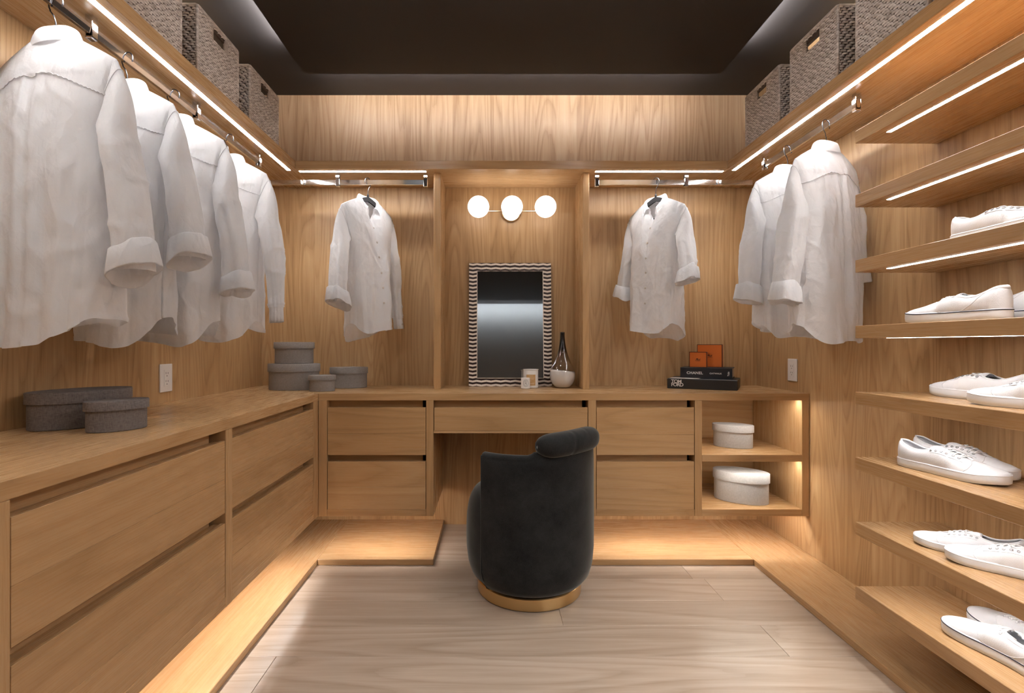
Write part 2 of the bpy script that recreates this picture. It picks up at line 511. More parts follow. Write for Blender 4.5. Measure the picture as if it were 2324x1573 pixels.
# ------------------------------------------------------------------ worktop
t = thing('worktop', 'continuous L-shaped oak worktop over the drawers', 'worktop', (-1.05, 2.6, CB))
def prism(poly, z0, z1):
    n = len(poly)
    V = [(x, y, z0) for x, y in poly] + [(x, y, z1) for x, y in poly]
    F = [tuple(range(n))[::-1], tuple(range(n, 2 * n))] + [(i, (i + 1) % n, n + (i + 1) % n, n + i) for i in range(n)]
    return np.array(V, float), F
g = .0004
V, F = prism([(XL + .0005, .3), (XC, .3), (XC, YC - g), (XL + .0005, YB - g - .0005)], CB, CT)
add('slab', V, F, oak('cab', 'y'), t, world=True)
V, F = prism([(XC + g, YC), (XR - .0005, YC), (XR - .0005, YB - .0005), (XL + .002, YB - .0005)], CB, CT)
add('slab', V, F, oak('cab', 'x'), t, world=True)

# ------------------------------------------------------------------ cabinets
ZB = 0.212
def cabinet(label, cat, axis, f0, f1, front, rows, posts, group=None, shelves=None, rail=True, depth=0.46, split=(.42, .5)):
    """axis 'x': runs along x at plane y=front facing -y; axis 'y': runs along y at plane x=front facing +x"""
    def P(u, d, z):      # u along, d depth behind the front
        return (u, front + d, z) if axis == 'x' else (front - d, u, z)
    t = thing('drawer_cabinet' if rows else 'cubby_cabinet', label, cat, P((f0 + f1) / 2, depth / 2, ZB), 0, group)
    dx = 0.0006
    # posts
    for (p0, p1) in posts:
        box('stile', P(p0, 0, ZB), P(p1, depth, CB - .0005), oak('cab', 'z'), t)
    a, b = f0, f1
    if rail:
        box('rail', P(a, 0.0008, ZB), P(b, .03, .246), oak('cab', axis), t)
        box('bottom_panel', P(a, .0305, .236), P(b, depth, .246), oak('cab', axis), t, 0)
    if rows:
        box('channel_panel', P(a, .0425, .2465 if rail else rows[-1][0]), P(b - .022, .055, CB - .0006), oak('cab', axis), t, 0)
        box('back_panel', P(a, .075, .2465 if rail else rows[-1][0]), P(b, .085, CB - .0006), M['shadow_gap'], t, 0)  # black sheet stands in for the shade inside the channel's end slot
        if not rail: box('bottom_panel', P(a, .003, rows[-1][0] - .012), P(b, depth, rows[-1][0] - .0006), oak('cab', axis), t, 0)
    for (z0, z1) in rows:
        dr = box('drawer', P(a + .004, .017, z0 + .003), P(b - .004, .041, z1 - .003), oak('cab', axis), t, 0)
        sp = z0 + (z1 - z0) * rng.uniform(*split)
        for k, (q0, q1) in enumerate(((z0, sp - .00015), (sp + .00015, z1))):
            box('board', P(a + .0025, .002, q0), P(b - .0025, .0168, q1), oak('cab', axis), dr, 0.0006)
    return t, P
R1, R2, R3 = (0.509, 0.740), (0.246, 0.477), (0.627, 0.740)
L1, L2 = (0.512, 0.741), (0.246, 0.480)
G = 'oak drawer cabinets'
X = lambda px: (px - 1115) / 467.5
cabinet('oak cabinet with two wide drawers nearest the camera on the left wall', 'cabinet', 'y', .886, 1.605, XC, (L1, L2), [(.84, .8857), (1.6053, 1.645)])
cabinet('oak two-drawer cabinet on the left wall beside the corner', 'cabinet', 'y', 1.6453, 2.397, XC, (L1, L2), [(2.3973, 2.459)])
cabinet('oak two-drawer cabinet on the back wall under the stacked grey boxes', 'cabinet', 'x', X(742), X(967), YC, (R1, R2), [(XC + .0005, X(742) - .0003), (X(967) + .0003, X(984) - .0005)])
cabinet('single slim oak desk drawer above the open knee space', 'drawer', 'x', X(984) + .0003, X(1335) - .0003, YC, (R3,), [], rail=False, split=(.99, .995))
cabinet('oak two-drawer cabinet between the chair and the open cubbies', 'cabinet', 'x', X(1353), X(1577), YC, (R1, R2), [(X(1335), X(1353) - .0003), (X(1577) + .0003, X(1593.5) - .0005)])
t, P = cabinet('open oak cubby unit with two lit compartments in the right corner', 'cabinet', 'x', X(1593.5), X(1820), YC, (), [(X(1820) + .0003, XR - .001)], rail=True)
box('shelf_board', P(X(1593.5), .0008, .477), P(X(1820), .46, .511), oak('cab', 'x'), t)
box('back_panel', P(X(1593.5), .461, .2465), P(X(1820), .472, CB - .001), oak('cab', 'x'), t, 0)
for z in (CB - .001, .4765):
    box('led_strip', P(X(1600), .020, z - .0006), P(X(1815), .030, z), M['led_open'], t, 0)
# closing box under the desk drawer, light strips under the cabinets
def under_light(label, a, b):
    o = box('under_cabinet_light', a, b, M['led_under'], None, 0)
    tag(o, label, 'light strip')
    o.location = (0, 0, 0)
under_light('thin light strip hidden under the left wall drawers', (XC - .036, .9, .2315), (XC - .048, 2.44, .2355))
under_light('thin light strip hidden under the back left drawers', (XC + .02, YC + .036, .2315), (X(980), YC + .048, .2355))
under_light('thin light strip hidden under the drawers and cubbies on the right', (X(1340), YC + .036, .2315), (XR - .02, YC + .048, .2355))

# ------------------------------------------------------------------ shoe shelves
shelf_tops = [1.784, 1.563, 1.337, 1.110, 0.882, 0.656, 0.432, 0.209]
ords = ['topmost', 'second from the top', 'third from the top', 'fourth from the top', 'fifth from the top', 'third from the bottom', 'second from the bottom', 'lowest']
for zt, w in zip(shelf_tops, ords):
    extra = {0: 'empty, with a lit strip below', 1: 'empty, above the highest shoe'}
    i = shelf_tops.index(zt)
    desc = ['long empty oak shoe shelf on the right wall, topmost of eight',
            'long empty oak shoe shelf just above the highest single shoe',
            'long oak shoe shelf holding a single white shoe at the frame edge',
            'long oak shoe shelf holding the navy-lined pair at waist height',
            'long oak shoe shelf under the sneakers at worktop height',
            'long oak shoe shelf under the pair with toes towards the camera',
            'long oak shoe shelf under the angled laced sneakers, second from the bottom',
            'lowest long oak shoe shelf, just above the platform'][i]
    t = thing('shoe_shelf', desc, 'shelf', (1.4, 1.0, zt), 0, None)
    box('board', (1.26, -.3, zt - .043), (XR - .0005, 1.755, zt), oak('cab', 'y'), t)
    if i < 7: box('led_strip', (1.295, -.2, zt - .0436), (1.309, 1.66, zt - .0431), M['led_shoe'], t, 0)

# ------------------------------------------------------------------ hanging rails
D_ = math.radians
def rail(label, axis, fixed, u0, u1, brackets):
    def P(u, v, z): return (u, fixed + v, z) if axis == 'x' else (fixed + v, u, z)
    t = thing('hanging_rail', label, 'rail', P((u0 + u1) / 2, 0, 1.9))
    V, F = sweep([P(u, 0, 1.9155) for u in (u0, u1)], [(-.0078, .012), (-.0072, .0128), (.0072, .0128), (.0078, .012), (.0052, -.012), (.0046, -.0128), (-.0046, -.0128), (-.0052, -.012)])
    add('rod', V, F, M['chrome'], t, False, world=True)
    for k in brackets:
        w = .010
        V, F = join([box_vf(P(k - w, -.0105, 1.893), P(k + w, -.0075, ZS0 - .0003), 0.0008) if axis == 'x' else box_vf((fixed - .0105, k - w, 1.893), (fixed - .0075, k + w, ZS0 - .0003), .0008),
                     box_vf(P(k - w, .0075, 1.893), P(k + w, .0105, ZS0 - .0003), .0008) if axis == 'x' else box_vf((fixed + .0075, k - w, 1.893), (fixed + .0105, k + w, ZS0 - .0003), .0008),
                     box_vf(P(k - w, -.0075, 1.8925), P(k + w, .0075, 1.8988), .0008) if axis == 'x' else box_vf((fixed - .0075, k - w, 1.8925), (fixed + .0075, k + w, 1.8988), .0008)])
        add('bracket', V, F, M['chrome'], t, world=True)
rail('long chrome hanging rail over the left wall drawers', 'y', -1.112, .2, 2.43, (.85, 1.409, 1.911, 2.42))
rail('chrome hanging rail in the bay left of the mirror', 'x', 2.72, -1.28, -.343, (-.823, -.352))
rail('chrome hanging rail in the bay right of the mirror', 'x', 2.72, .557, 1.40, (.566, 1.045))
rail('short chrome hanging rail beside the shoe shelves', 'y', 1.328, 1.832, 2.468, (1.842, 2.458))

# ------------------------------------------------------------------ wicker baskets
def weave_wall(w, h, hole=None, nrow=28, pitch=.026):
    """one woven face in the xz plane, outward -y, from (0,0) to (w,h)"""
    parts = []
    rh = h / nrow
    ncol = max(4, int(round(w / pitch)))
    pw = w / ncol
    Vs, Fs, n = [], [], 0
    for r in range(nrow):
        z0 = r * rh + rh * .06; z1 = (r + 1) * rh - rh * .06; zm = (z0 + z1) / 2
        off = (r % 2) * .5 + (0.25 if (r // 2) % 2 else 0)
        for c in range(-1, ncol + 1):
            x0 = (c + off) * pw + pw * .03; x1 = (c + 1 + off) * pw - pw * .03
            x0, x1 = max(0, x0), min(w, x1)
            if x1 - x0 < .003: continue
            if hole and x1 > hole[0] and x0 < hole[1] and z1 > hole[2] and z0 < hole[3]:
                if x0 < hole[0] - .002: x1 = hole[0]
                elif x1 > hole[1] + .002: x0 = hole[1]
                else: continue
            xa, xb = x0 + (x1 - x0) * .22, x1 - (x1 - x0) * .22
            d = [0.001, -.0045, -.0045, 0.001]
            for x, dd in zip((x0, xa, xb, x1), d):
                Vs += [(x, dd + .002, z0), (x, dd - .0012, zm), (x, dd + .002, z1)]
            for k in range(3):
                for m in range(2):
                    i = n + k * 3 + m
                    Fs.append((i, i + 3, i + 4, i + 1))
            n += 12
    return np.array(Vs), Fs

def plate(w, h, hole, y=.0035, th=.006):
    if not hole: return box_vf((0, y, 0), (w, y + th, h), 0)
    x0, x1, z0, z1 = hole
    return join([box_vf((0, y, 0), (w, y + th, z0), 0), box_vf((0, y, z1), (w, y + th, h), 0), box_vf((0, y, z0), (x0, y + th, z1), 0), box_vf((x1, y, z0), (w, y + th, z1), 0)])

def rot_z(V, a):
    c, s = math.cos(a), math.sin(a)
    return np.stack([V[:, 0] * c - V[:, 1] * s, V[:, 0] * s + V[:, 1] * c, V[:, 2]], 1)

def make_basket(label, loc, rot, group, w=.285, d=.262, h=.238):
    t = thing('wicker_basket', label, 'basket', loc, rot, group)
    hole = (w * .34, w * .66, h * .77, h * .90)
    faces, cores = [], []
    for k, (ww, sh) in enumerate(((w, d), (d, w), (w, d), (d, w))):
        hl = hole if k == 0 or k == 2 else None
        for fn, dst in ((weave_wall, faces), (plate, cores)):
            V, F = fn(ww, h, hl)
            V = V + np.array([-ww / 2, -sh / 2, 0])
            dst.append((rot_z(V, k * math.pi / 2), F))
    cores.append(box_vf((-w / 2 + .005, -d / 2 + .005, 0), (w / 2 - .005, d / 2 - .005, .006), 0))
    V, F = join(cores); add('basket_core', V, F, M['rattan_dark'], t)
    V, F = join(faces); add('woven_wall', V, F, M['rattan'], t, True, kind='stuff')
    ring = [(-w / 2, -d / 2, h), (w / 2, -d / 2, h), (w / 2, d / 2, h), (-w / 2, d / 2, h)]
    pts = []
    for a, b in zip(ring, ring[1:] + ring[:1]):
        for q in np.linspace(.02, .98, 8): pts.append(np.array(a) * (1 - q) + np.array(b) * q)
    V, F = sweep(pts, circ(.006, 6), True); add('rim', V, F, M['rattan'], t, True)
    for sx in (-1, 1):
        x = sx * w * .16 + sx * .006
        V, F = tubes = join([tube([(x + sx * 0, -d / 2 - .004 - .003 * math.sin(a), z) if False else (x + .006 * math.cos(a), -d / 2 + .002 + .008 * math.sin(a), z) for a in np.linspace(0, 2 * math.pi, 9)[:-1]], .0022, 5, True) for z in np.linspace(h * .74, h * .93, 9)])
        add('handle_wrap', V, F, M['rattan_pale'], t, True)
    # corner ribs
    for cx, cy in ((-1, -1), (1, -1), (1, 1), (-1, 1)):
        V, F = tube([(cx * w / 2, cy * d / 2, .0), (cx * w / 2, cy * d / 2, h)], .005, 6)
        add('corner_rib', V, F, M['rattan'], t, True)
    return t
BL = -1.035 - .131
gl, gr = 'wicker baskets on the left overhead shelf', 'wicker baskets on the right overhead shelf'
make_basket('wicker basket on the left overhead shelf, touching the back wall corner', (BL, 2.312, ZS1), math.pi / 2, gl)
make_basket('middle wicker basket of the row above the hanging left shirts', (BL, 1.925, ZS1), math.pi / 2, gl)
make_basket('wicker basket cropped by the frame above the nearest left shirt', (BL, 1.545, ZS1), math.pi / 2, gl)
BR = 1.247 + .131
make_basket('wicker basket on the right overhead shelf, nearest the back wall', (BR, 2.335, ZS1), -math.pi / 2, gr, h=.25)
make_basket('middle wicker basket on the shelf above the short rail', (BR, 1.965, ZS1), -math.pi / 2, gr, h=.262)
make_basket('wicker basket cropped by the frame above the shoe shelves', (BR, 1.585, ZS1), -math.pi / 2, gr, h=.262)

# ------------------------------------------------------------------ shirts on hangers
def arch(x): return -.097 - .098 * (np.abs(x) / .2) ** 1.22
def ridge(x): return arch(x) + .007

def make_hanger(label, loc, yaw):
    t = thing('clothes_hanger', label, 'hanger', loc, yaw)
    pts = [(0, 0, -.103), (0, 0, -.066), (.006, 0, -.048), (.018, 0, -.034)]
    for a in np.linspace(math.radians(-35), math.radians(205), 16):
        pts.append((.0225 * math.cos(a), 0, -.0175 + .0225 * math.sin(a)))
    V, F = tube(pts, .0019, 8); add('hook', V, F, M['wire'], t, True)
    V, F = lathe([(0, -.101), (.006, -.101), (.0055, -.087), (.003, -.081), (0, -.081)], 12); add('collar_ferrule', V, F, M['black'], t, True)
    xs = np.linspace(-.185, .185, 31)
    sec = []
    for x in xs:
        hh = .013 + .012 * (1 - abs(x) / .185)
        sec.append(np.array([(-.0045, 0), (.0045, 0), (.0045, -hh), (-.0045, -hh)]))
    V, F = sweep([(x, 0, arch(x)) for x in xs], np.array(sec), False, (0, 0, 1)); add('shoulder_bar', V, F, M['black'], t)
    V, F = tube([(x, 0, -.2 - .012 * (1 - (x / .17) ** 2)) for x in np.linspace(-.172, .172, 12)], .004, 6); add('trouser_bar', V, F, M['black'], t, True)
    return t

def patch(G, NN, rows, cols, off):
    sub = G[np.ix_(rows, cols)] + NN[np.ix_(rows, cols)] * off
    return sub.reshape(-1, 3), grid_faces(len(rows), len(cols))

def make_shirt(label, loc, yaw, seed, sleeves, W0=.192, W1=.178, W2=.176, hem=-.883, open_front=False, pocket=False, lean=(0, 0), group=None, tag_in=False, depth=1.0, twist=0.0):
    rs = np.random.default_rng(seed)
    t = thing('white_shirt', label, 'shirt', loc, yaw, group)
    NC, NR = 200, 120
    th = np.linspace(0, 2 * np.pi, NC, endpoint=False)
    c, s = np.cos(th), np.sin(th)
    sx = np.sign(c) * np.abs(c) ** .78; sy = np.sign(s) * np.abs(s) ** .7
    v = np.linspace(0, 1, NR)[:, None]
    xt = W0 * sx
    nk = .054
    q = np.clip(1 - np.abs(xt) / nk, 0, 1)
    dip = np.where(s < 0, (.115 if open_front else .06) * q ** .75, .003 * q ** .5)
    zt = ridge(np.maximum(np.abs(xt), nk)) - dip
    zh = hem + .07 * np.abs(c) ** 5 + np.where(s < 0, .045, 0) * np.abs(s) + .012 * np.sin(3 * th + rs.uniform(0, 6))
    Z = zt + (zh - zt) * v
    Wd = np.where(v < .3, W0 + (W1 - W0) * smooth(v, 0, .3), W1 + (W2 - W1) * smooth(v, .3, 1))
    B = (.011 + .050 * depth * (1 - np.exp(-v * 7)) + .022 * v)
    Xg = Wd * sx; Yg = B * sy
    # vertical hanging folds with flat facets, growing downwards from the shoulders
    def tri(x):
        p = (x / (2 * np.pi)) % 1.0
        w_ = np.where(p < .8, p / .8, (1 - p) / .2) * 2 - 1
        return w_
    A = smooth(v, .10, .85)
    fold = 0
    for k in (2, 3, 5, 7):
        wob = .9 * (vnoise(np.stack(np.broadcast_arrays(v * 1.6, k + 0 * v, seed + 0 * v), -1), k) - .5)
        fold = fold + (.038 / k ** .8) * rs.uniform(.6, 1) * tri(k * th + rs.uniform(0, 6.28) + wob)
    fold = fold * A
    Xg = Xg + fold * .30 * c; Yg = Yg + fold * (.30 + .70 * np.abs(s)) * np.sign(s)
    # back pleat + yoke
    back = (s > 0)
    zy = -.228
    below = smooth(zy - Z, -.002, .006)
    ple = smooth(np.abs(Xg), .012, .018) - smooth(np.abs(Xg), .03, .04)
    fade = 1 - smooth(zy - Z, .2, .6) * .6
    Yg = Yg + np.where(back, (-.0025 * below + .006 * ple * below * fade - .003 * below * (np.abs(Xg) < .014)), 0)
    Xg = Xg + lean[0] * v ** 1.4; Yg = Yg + lean[1] * v ** 1.4
    ang = twist * v
    Xg, Yg = Xg * np.cos(ang) - Yg * np.sin(ang), Xg * np.sin(ang) + Yg * np.cos(ang)
    G = np.stack([Xg, Yg, Z], -1)
    nn = grid_normals(G)
    if np.mean(nn[NR // 2, :, 1] * s) < 0: nn = -nn
    w = smooth(v, .04, .25)
    def crease(Q, sd): return np.maximum(0, 1 - np.abs(2 * vnoise(Q, sd) - 1) * 3.2) ** 1.5
    sd = float(seed)
    Pd = np.stack([G[..., 0] + .55 * G[..., 2], G[..., 1] * 2, G[..., 2] * .55 - .3 * G[..., 0]], -1)
    Pe = np.stack([G[..., 0] - .7 * G[..., 2], G[..., 1] * 2, G[..., 2] * .7 + .3 * G[..., 0]], -1)
    D = .005 * (vnoise(G * [8, 8, 4], sd) - .5) * A + .0016 * (vnoise(G * [26, 26, 16], sd + 2) - .5)
    D = D + (.0040 * crease(Pd * 9, sd + 5) + .0034 * crease(Pe * 11, sd + 9)) * (.4 + .6 * w)
    D = D * np.minimum(1, .25 + 6 * v)
    G = G + nn * D[..., None]
    nn = grid_normals(G)
    if np.mean(nn[NR // 2, :, 1] * s) < 0: nn = -nn
    body = add('shirt_body', G.reshape(-1, 3), grid_faces(NR, NC, True), M['shirt'], t, True)
    # hem band, placket, yoke, pocket follow the body surface
    allc = list(range(NC)) + [0]
    V, F = patch(G, nn, list(range(NR - 3, NR)), allc, .0012); add('hem', V, F, M['shirt'], t, True)
    fc = np.argsort(np.abs(xt) + (s > 0) * 9)[:11]
    cols = sorted(fc.tolist())
    V, F = patch(G, nn, list(range(0, NR - 1)), cols, .002); add('placket', V, F, M['shirt'], t, True)
    cm = cols[len(cols) // 2]
    zc = G[:, cm, 2]
    zz = (-.268, -.35, -.43, -.51, -.59, -.67) if open_front else (-.2, -.29, -.38, -.47, -.56, -.65)
    for z in zz:
        r = int(np.argmin(np.abs(zc - z)))
        Vb, Fb = lathe([(0, -.001), (.0055, -.001), (.0055, .0012), (.0035, .0018), (0, .0012)], 12)
        n = nn[r, cm]; rot = Vector((0, 0, 1)).rotation_difference(Vector(n)).to_matrix()
        Vb = Vb @ np.array(rot).T + G[r, cm] + n * .0035
        add('button', Vb, Fb, M['button'], t, True)
    yc = [j for j in range(NC) if s[j] > .12]
    r1 = int(.16 * NR)
    V, F = patch(G, nn, list(range(1, r1)), yc, .0026); add('yoke', V, F, M['shirt'], t, True)
    sp = np.array([G[r1 - 1, j] + nn[r1 - 1, j] * .0034 + np.array([0, 0, .0016 * math.sin(j * 2.1)]) for j in yc])
    V, F = tube(sp, .0012, 6); add('yoke_seam', V, F, M['shirt'], t, True)
    if pocket:
        pc = [j for j in range(NC) if s[j] < 0 and .04 < xt[j] < .13]
        V, F = patch(G, nn, list(range(int(.2 * NR), int(.36 * NR))), pc, .002); add('pocket', V, F, M['shirt'], t, True)
    # collar
    nphi = 56
    ph = np.linspace(.30 if open_front else .14, 2 * np.pi - (.30 if open_front else .14), nphi)
    fr = ((1 + np.cos(ph)) / 2)
    bx, by = (nk + .002) * np.sin(ph) * (1.0), -.021 * np.cos(ph) - .003
    bz = ridge(nk) - .012 * (1 - fr) - (.085 if open_front else .045) * fr ** 2.2
    spread = .012 * fr + (.024 * fr ** 2 if open_front else 0)
    ox = np.sign(np.sin(ph)) * np.maximum(np.abs(np.sin(ph)), .75 * fr ** 2)
    oy = -np.cos(ph) * (.8 - .25 * fr)
    rows = []
    st, fh = .030, .044 + (.040 if open_front else .022) * fr ** 2
    for (o, z) in ((-.0, -.006), (-.001, .012), (.000, 1.0), (.004, 1.14), (.009, 1.05), (.013, .7), (.016, .35), (.018, .0), (.019, -.3)):
        zz_ = z if abs(z) < .02 else None
        if zz_ is not None: h = np.full(nphi, z)
        elif z >= .99 and z < 1.02: h = np.full(nphi, st)
        else: h = st - (1.14 - z) / 1.44 * fh * 1.0 + .003
        rows.append(np.stack([bx + ox * (o + spread * (o / .019)), by + oy * (o + spread * (o / .019)), bz + h], -1))
    GC = np.stack(rows)
    GC = GC + (.004 * (vnoise(GC * 22, sd + 31) - .5))[..., None] * np.array([1, 1, .6])
    col_o = add('collar', GC.reshape(-1, 3), grid_faces(len(rows), nphi), M['shirt'], t, True)
    if tag_in:
        box('neck_label', (-.018, .018, -.150), (.018, .0195, -.138), M['black'], t, 0, world=False)
    # sleeves
    for side, Ls, out, fwd, rolled, tw in sleeves:
        K, NS = 64, 44
        tt = np.linspace(0, 1, K)[:, None]
        ph2 = np.linspace(0, 2 * np.pi, NS, endpoint=False)[None]
        p0 = np.array([side * (W0 - .028), 0, ridge(W0) - .083]); 
        px = p0[0] + side * (out + .028) * (1 - (1 - tt) ** 2.3)
        pz = p0[2] + (ridge(W0) - Ls - p0[2]) * tt ** 1.04
        py = fwd * tt ** 1.4
        psi = math.radians(20) + (math.radians(86) - math.radians(20)) * smooth(tt, 0, .30)
        ea = .085 + (.033 - .085) * smooth(tt, 0, .30) + ((.036 if rolled else .026) - .033) * smooth(tt, .3, 1)
        eb = .016 + .032 * smooth(tt, 0, .35) - (.004 if rolled else .022) * smooth(tt, .4, 1)
        ca, sa = np.cos(ph2), np.sin(ph2)
        ca = np.sign(ca) * np.abs(ca) ** .85; sa = np.sign(sa) * np.abs(sa) ** .85
        ax_, az_ = side * np.sin(psi), np.cos(psi)
        a2 = tw * smooth(tt, .2, 1)
        u, w2 = ea * ca, eb * sa
        u, w2 = u * np.cos(a2) - w2 * np.sin(a2), u * np.sin(a2) + w2 * np.cos(a2)
        SG = np.stack(np.broadcast_arrays(px + u * ax_, py + w2, pz + u * az_), -1)
        sn = grid_normals(SG)
        cen = np.stack(np.broadcast_arrays(px, py, pz), -1)
        if np.mean(np.sum(sn * (SG - cen), -1)) < 0: sn = -sn
        sA = smooth(tt, .08, .4)
        fd = 0
        for k in (2, 3, 5):
            fd = fd + .009 / k ** .8 * rs.uniform(.6, 1) * tri(k * ph2 + rs.uniform(0, 6.28) + 1.2 * tt)
        Pd = np.stack([SG[..., 0] + .6 * SG[..., 2], SG[..., 1], SG[..., 2] * .8 - .4 * SG[..., 0]], -1)
        D = fd * sA + .006 * (vnoise(SG * [12, 12, 7], sd + side * 3) - .5) * sA + .0045 * crease(Pd * 12, sd + side) * sA
        SG = SG + sn * D[..., None]
        k0 = 3
        ring = SG[k0] + sn[k0] * .0012
        V, F = tube(ring, .0012, 5, True); add('armhole_seam', V, F, M['shirt'], t, True)
        add('sleeve', SG.reshape(-1, 3), grid_faces(K, NS, True), M['shirt'], t, True)
        E = SG[-1]; ec = E.mean(0); rad = E - ec
        up = SG[-8].mean(0) - ec; up /= np.linalg.norm(up)
        if rolled:
            prof = [(.97, .050, 0), (1.10, .020, 0), (1.30, -.008, 0), (1.36, -.010, .0), (1.37, -.006, .002), (1.28, .026, .003), (1.16, .056, .002), (1.12, .058, 0), (1.00, .052, 0)]
        else:
            prof = [(1.06, .018, 0), (1.08, .012, 0), (.92, .002, 0), (.86, -.010, 0), (.88, -.035, 0), (.9, -.062, 0), (.86, -.0625, 0), (.84, -.03, 0)]
        tilt = rad[:, :1] * side * (.45 if rolled else .1) * rs.uniform(.5, 1.2)
        R = []
        for f_, h_, _ in prof:
            wob = (.022 if rolled else .004) * (vnoise(np.concatenate([rad * 30, np.full((len(rad), 0), 0)], 1) + h_ * 25 + sd, side + 4) - .5)
            R.append(ec + rad * f_ + up * (h_ + wob[:, None] + tilt * (1 if rolled else .4)) )
        CG = np.stack(R)
        add('cuff', CG.reshape(-1, 3), grid_faces(len(prof), NS, True), M['shirt'], t, True)
        if not rolled:
            k = int(np.argmax(rad[:, 1] * -1)); p = CG[4, k]; n = rad[k] / np.linalg.norm(rad[k])
            Vb, Fb = lathe([(0, -.001), (.005, -.001), (.005, .0012), (0, .0015)], 10)
            rot = Vector((0, 0, 1)).rotation_difference(Vector(n)).to_matrix()
            add('button', Vb @ np.array(rot).T + p + n * .002, Fb, M['button'], t, True)
    return t

ZR = 1.933
D_ = math.radians
# yaw 180: the back (+y local) faces the camera at -y
def hung(hlabel, slabel, x, y, yaw, seed, sleeves, **kw):
    make_hanger(hlabel, (x, y, ZR), yaw)
    make_shirt(slabel, (x, y, ZR), yaw, seed, sleeves, **kw)
XLR, XRR = -1.112, 1.328
# with yaw=180deg local +x points to world -x; the image-right sleeve is side=-1
hung('black hanger holding the nearest white shirt of the left rail', 'white shirt nearest the camera on the left rail, turned back', XLR, 1.294, D_(180 - 12), 11,
     [(-1, .525, .035, -.02, True, 0.15), (1, .50, -.01, .0, True, 0)], W0=.188, W1=.160, W2=.145, hem=-.886, depth=1.25)
hung('black hanger second from the camera on the left rail', 'second white shirt from the camera on the left rail', XLR, 1.548, D_(180 - 18), 23,
     [(-1, .455, .035, -.02, True, 0.12), (1, .46, -.01, .0, True, 0)], W0=.185, W1=.158, W2=.150, hem=-.89, depth=1.2)
hung('black hanger third from the camera on the left rail', 'third white shirt from the camera on the left rail, rolled cuff', XLR, 1.772, D_(180 - 5), 37,
     [(-1, .52, .04, -.02, True, -0.09), (1, .5, -.01, .0, True, 0)], W0=.185, W1=.165, W2=.155, hem=-.888, depth=1.2)
hung('black hanger farthest from the camera on the left rail', 'white shirt on the left rail nearest the corner, long unrolled sleeve', XLR, 2.147, D_(180 - 14), 41,
     [(-1, .555, .05, .0, False, 0.09), (1, .5, -.01, .0, True, 0)], W0=.185, W1=.152, W2=.145, hem=-.868)
# fronts: local -y is the front
hung('black hanger in the bay left of the mirror', 'front-facing white shirt hanging left of the mirror over grey boxes', -.66, 2.712, D_(58), 55,
     [(-1, .50, .035, -.02, True, 0.15), (1, .56, .0, -.05, False, 0)], open_front=True, tag_in=True, W0=.182, W1=.138, W2=.128, hem=-.862, depth=1.2)
hung('black hanger in the bay right of the mirror', 'front-facing white shirt hanging right of the mirror above the books', .88, 2.712, D_(-58), 67,
     [(1, .39, .035, -.03, True, 0.21), (-1, .44, .0, -.05, True, 0.09)], open_front=True, tag_in=True, pocket=True, W0=.182, W1=.138, W2=.128, hem=-.862, depth=1.2)
hung('black hanger on the short rail nearest the shoe shelves', 'white shirt turned back on the short rail, beside the shoe shelves', XRR, 2.01, D_(180 + 24), 73,
     [(1, .535, .02, -.03, True, 0.12), (-1, .46, -.03, .0, True, 0)], W0=.185, hem=-.886, W1=.172, W2=.162, depth=1.15)
hung('black hanger on the short rail nearest the back corner', 'white shirt on the short rail, half hidden behind another shirt', XRR, 2.27, D_(180 + 18), 89,
     [(1, .515, .035, .0, True, 0.12), (-1, .5, -.03, .0, True, 0)], W0=.182, hem=-.865, W1=.165, W2=.158)

# ------------------------------------------------------------------ oval boxes
def oval_box(label, x, y, z, a, b, h, rot, mat, group=None, lidf=.30):
    t = thing('oval_box', label, 'box', (x, y, z), rot, group)
    lh = max(.022, h * lidf)
    ov = .0055
    A, Bb = a - ov, b - ov
    def ell(prof, n=72):
        th = np.linspace(0, 2 * np.pi, n, endpoint=False)
        V = np.concatenate([np.stack([(A + o) * np.cos(th) * k, (Bb + o) * np.sin(th) * k, np.full(n, zz)], 1) for o, zz, k in prof])
        return V, grid_faces(len(prof), n, True)
    V, F = ell([(0, 0, .001), (-.002, 0, 1), (0, .002, 1), (0, h - .008, 1), (-.003, h - .008, 1), (-.003, h - .012, 1)])
    add('box_body', V, F, mat, t, True)
    V, F = ell([(.0005, h - lh + .003, 1), (.0005, h - lh, 1), (ov, h - lh, 1), (ov, h - .002, 1), (ov - .0015, h, 1), (ov - .003, h - .0006, 1), (ov - .004, h - .0006, 1), (-.006, h + .0006, 1), (-.006, h + .0006, .5), (-.006, h + .0006, .001)])
    lid = add('box_lid', V, F, mat, t, True)
    for p in (t,):
        pass
    for o in t.children:
        m = o.modifiers.new('edges', 'EDGE_SPLIT'); m.split_angle = math.radians(38)
    return t
oval_box('large dark grey oval box at the left end of the worktop', -1.212, 1.500, CT, .135, .088, .104, D_(68), M['linen_dark'])
oval_box('small dark grey oval box in front of a larger dark one', -1.045, 1.416, CT, .078, .055, .083, D_(58), M['linen_dark'])
oval_box('widest grey oval box in the corner, carrying another box', -1.051, 2.702, CT, .134, .094, .137, D_(5), M['linen_mid'])
oval_box('medium grey oval box stacked on top of the widest one', -1.050, 2.700, CT + .1378, .106, .074, .113, 0, M['linen_mid'])
oval_box('smallest grey oval box in front of the corner stack', -.868, 2.60, CT, .069, .049, .082, D_(8), M['linen_mid'])
oval_box('grey oval box behind the smallest one, right of the stack', -.791, 2.816, CT, .103, .072, .113, D_(12), M['linen_mid'])
oval_box('pale grey oval box in the upper open cubby', 1.269, 2.662, .511, .100, .065, .117, D_(-30), M['linen_light'])
oval_box('larger pale grey oval box in the lower open cubby', 1.284, 2.608, .246, .133, .082, .152, D_(-33), M['linen_light'])

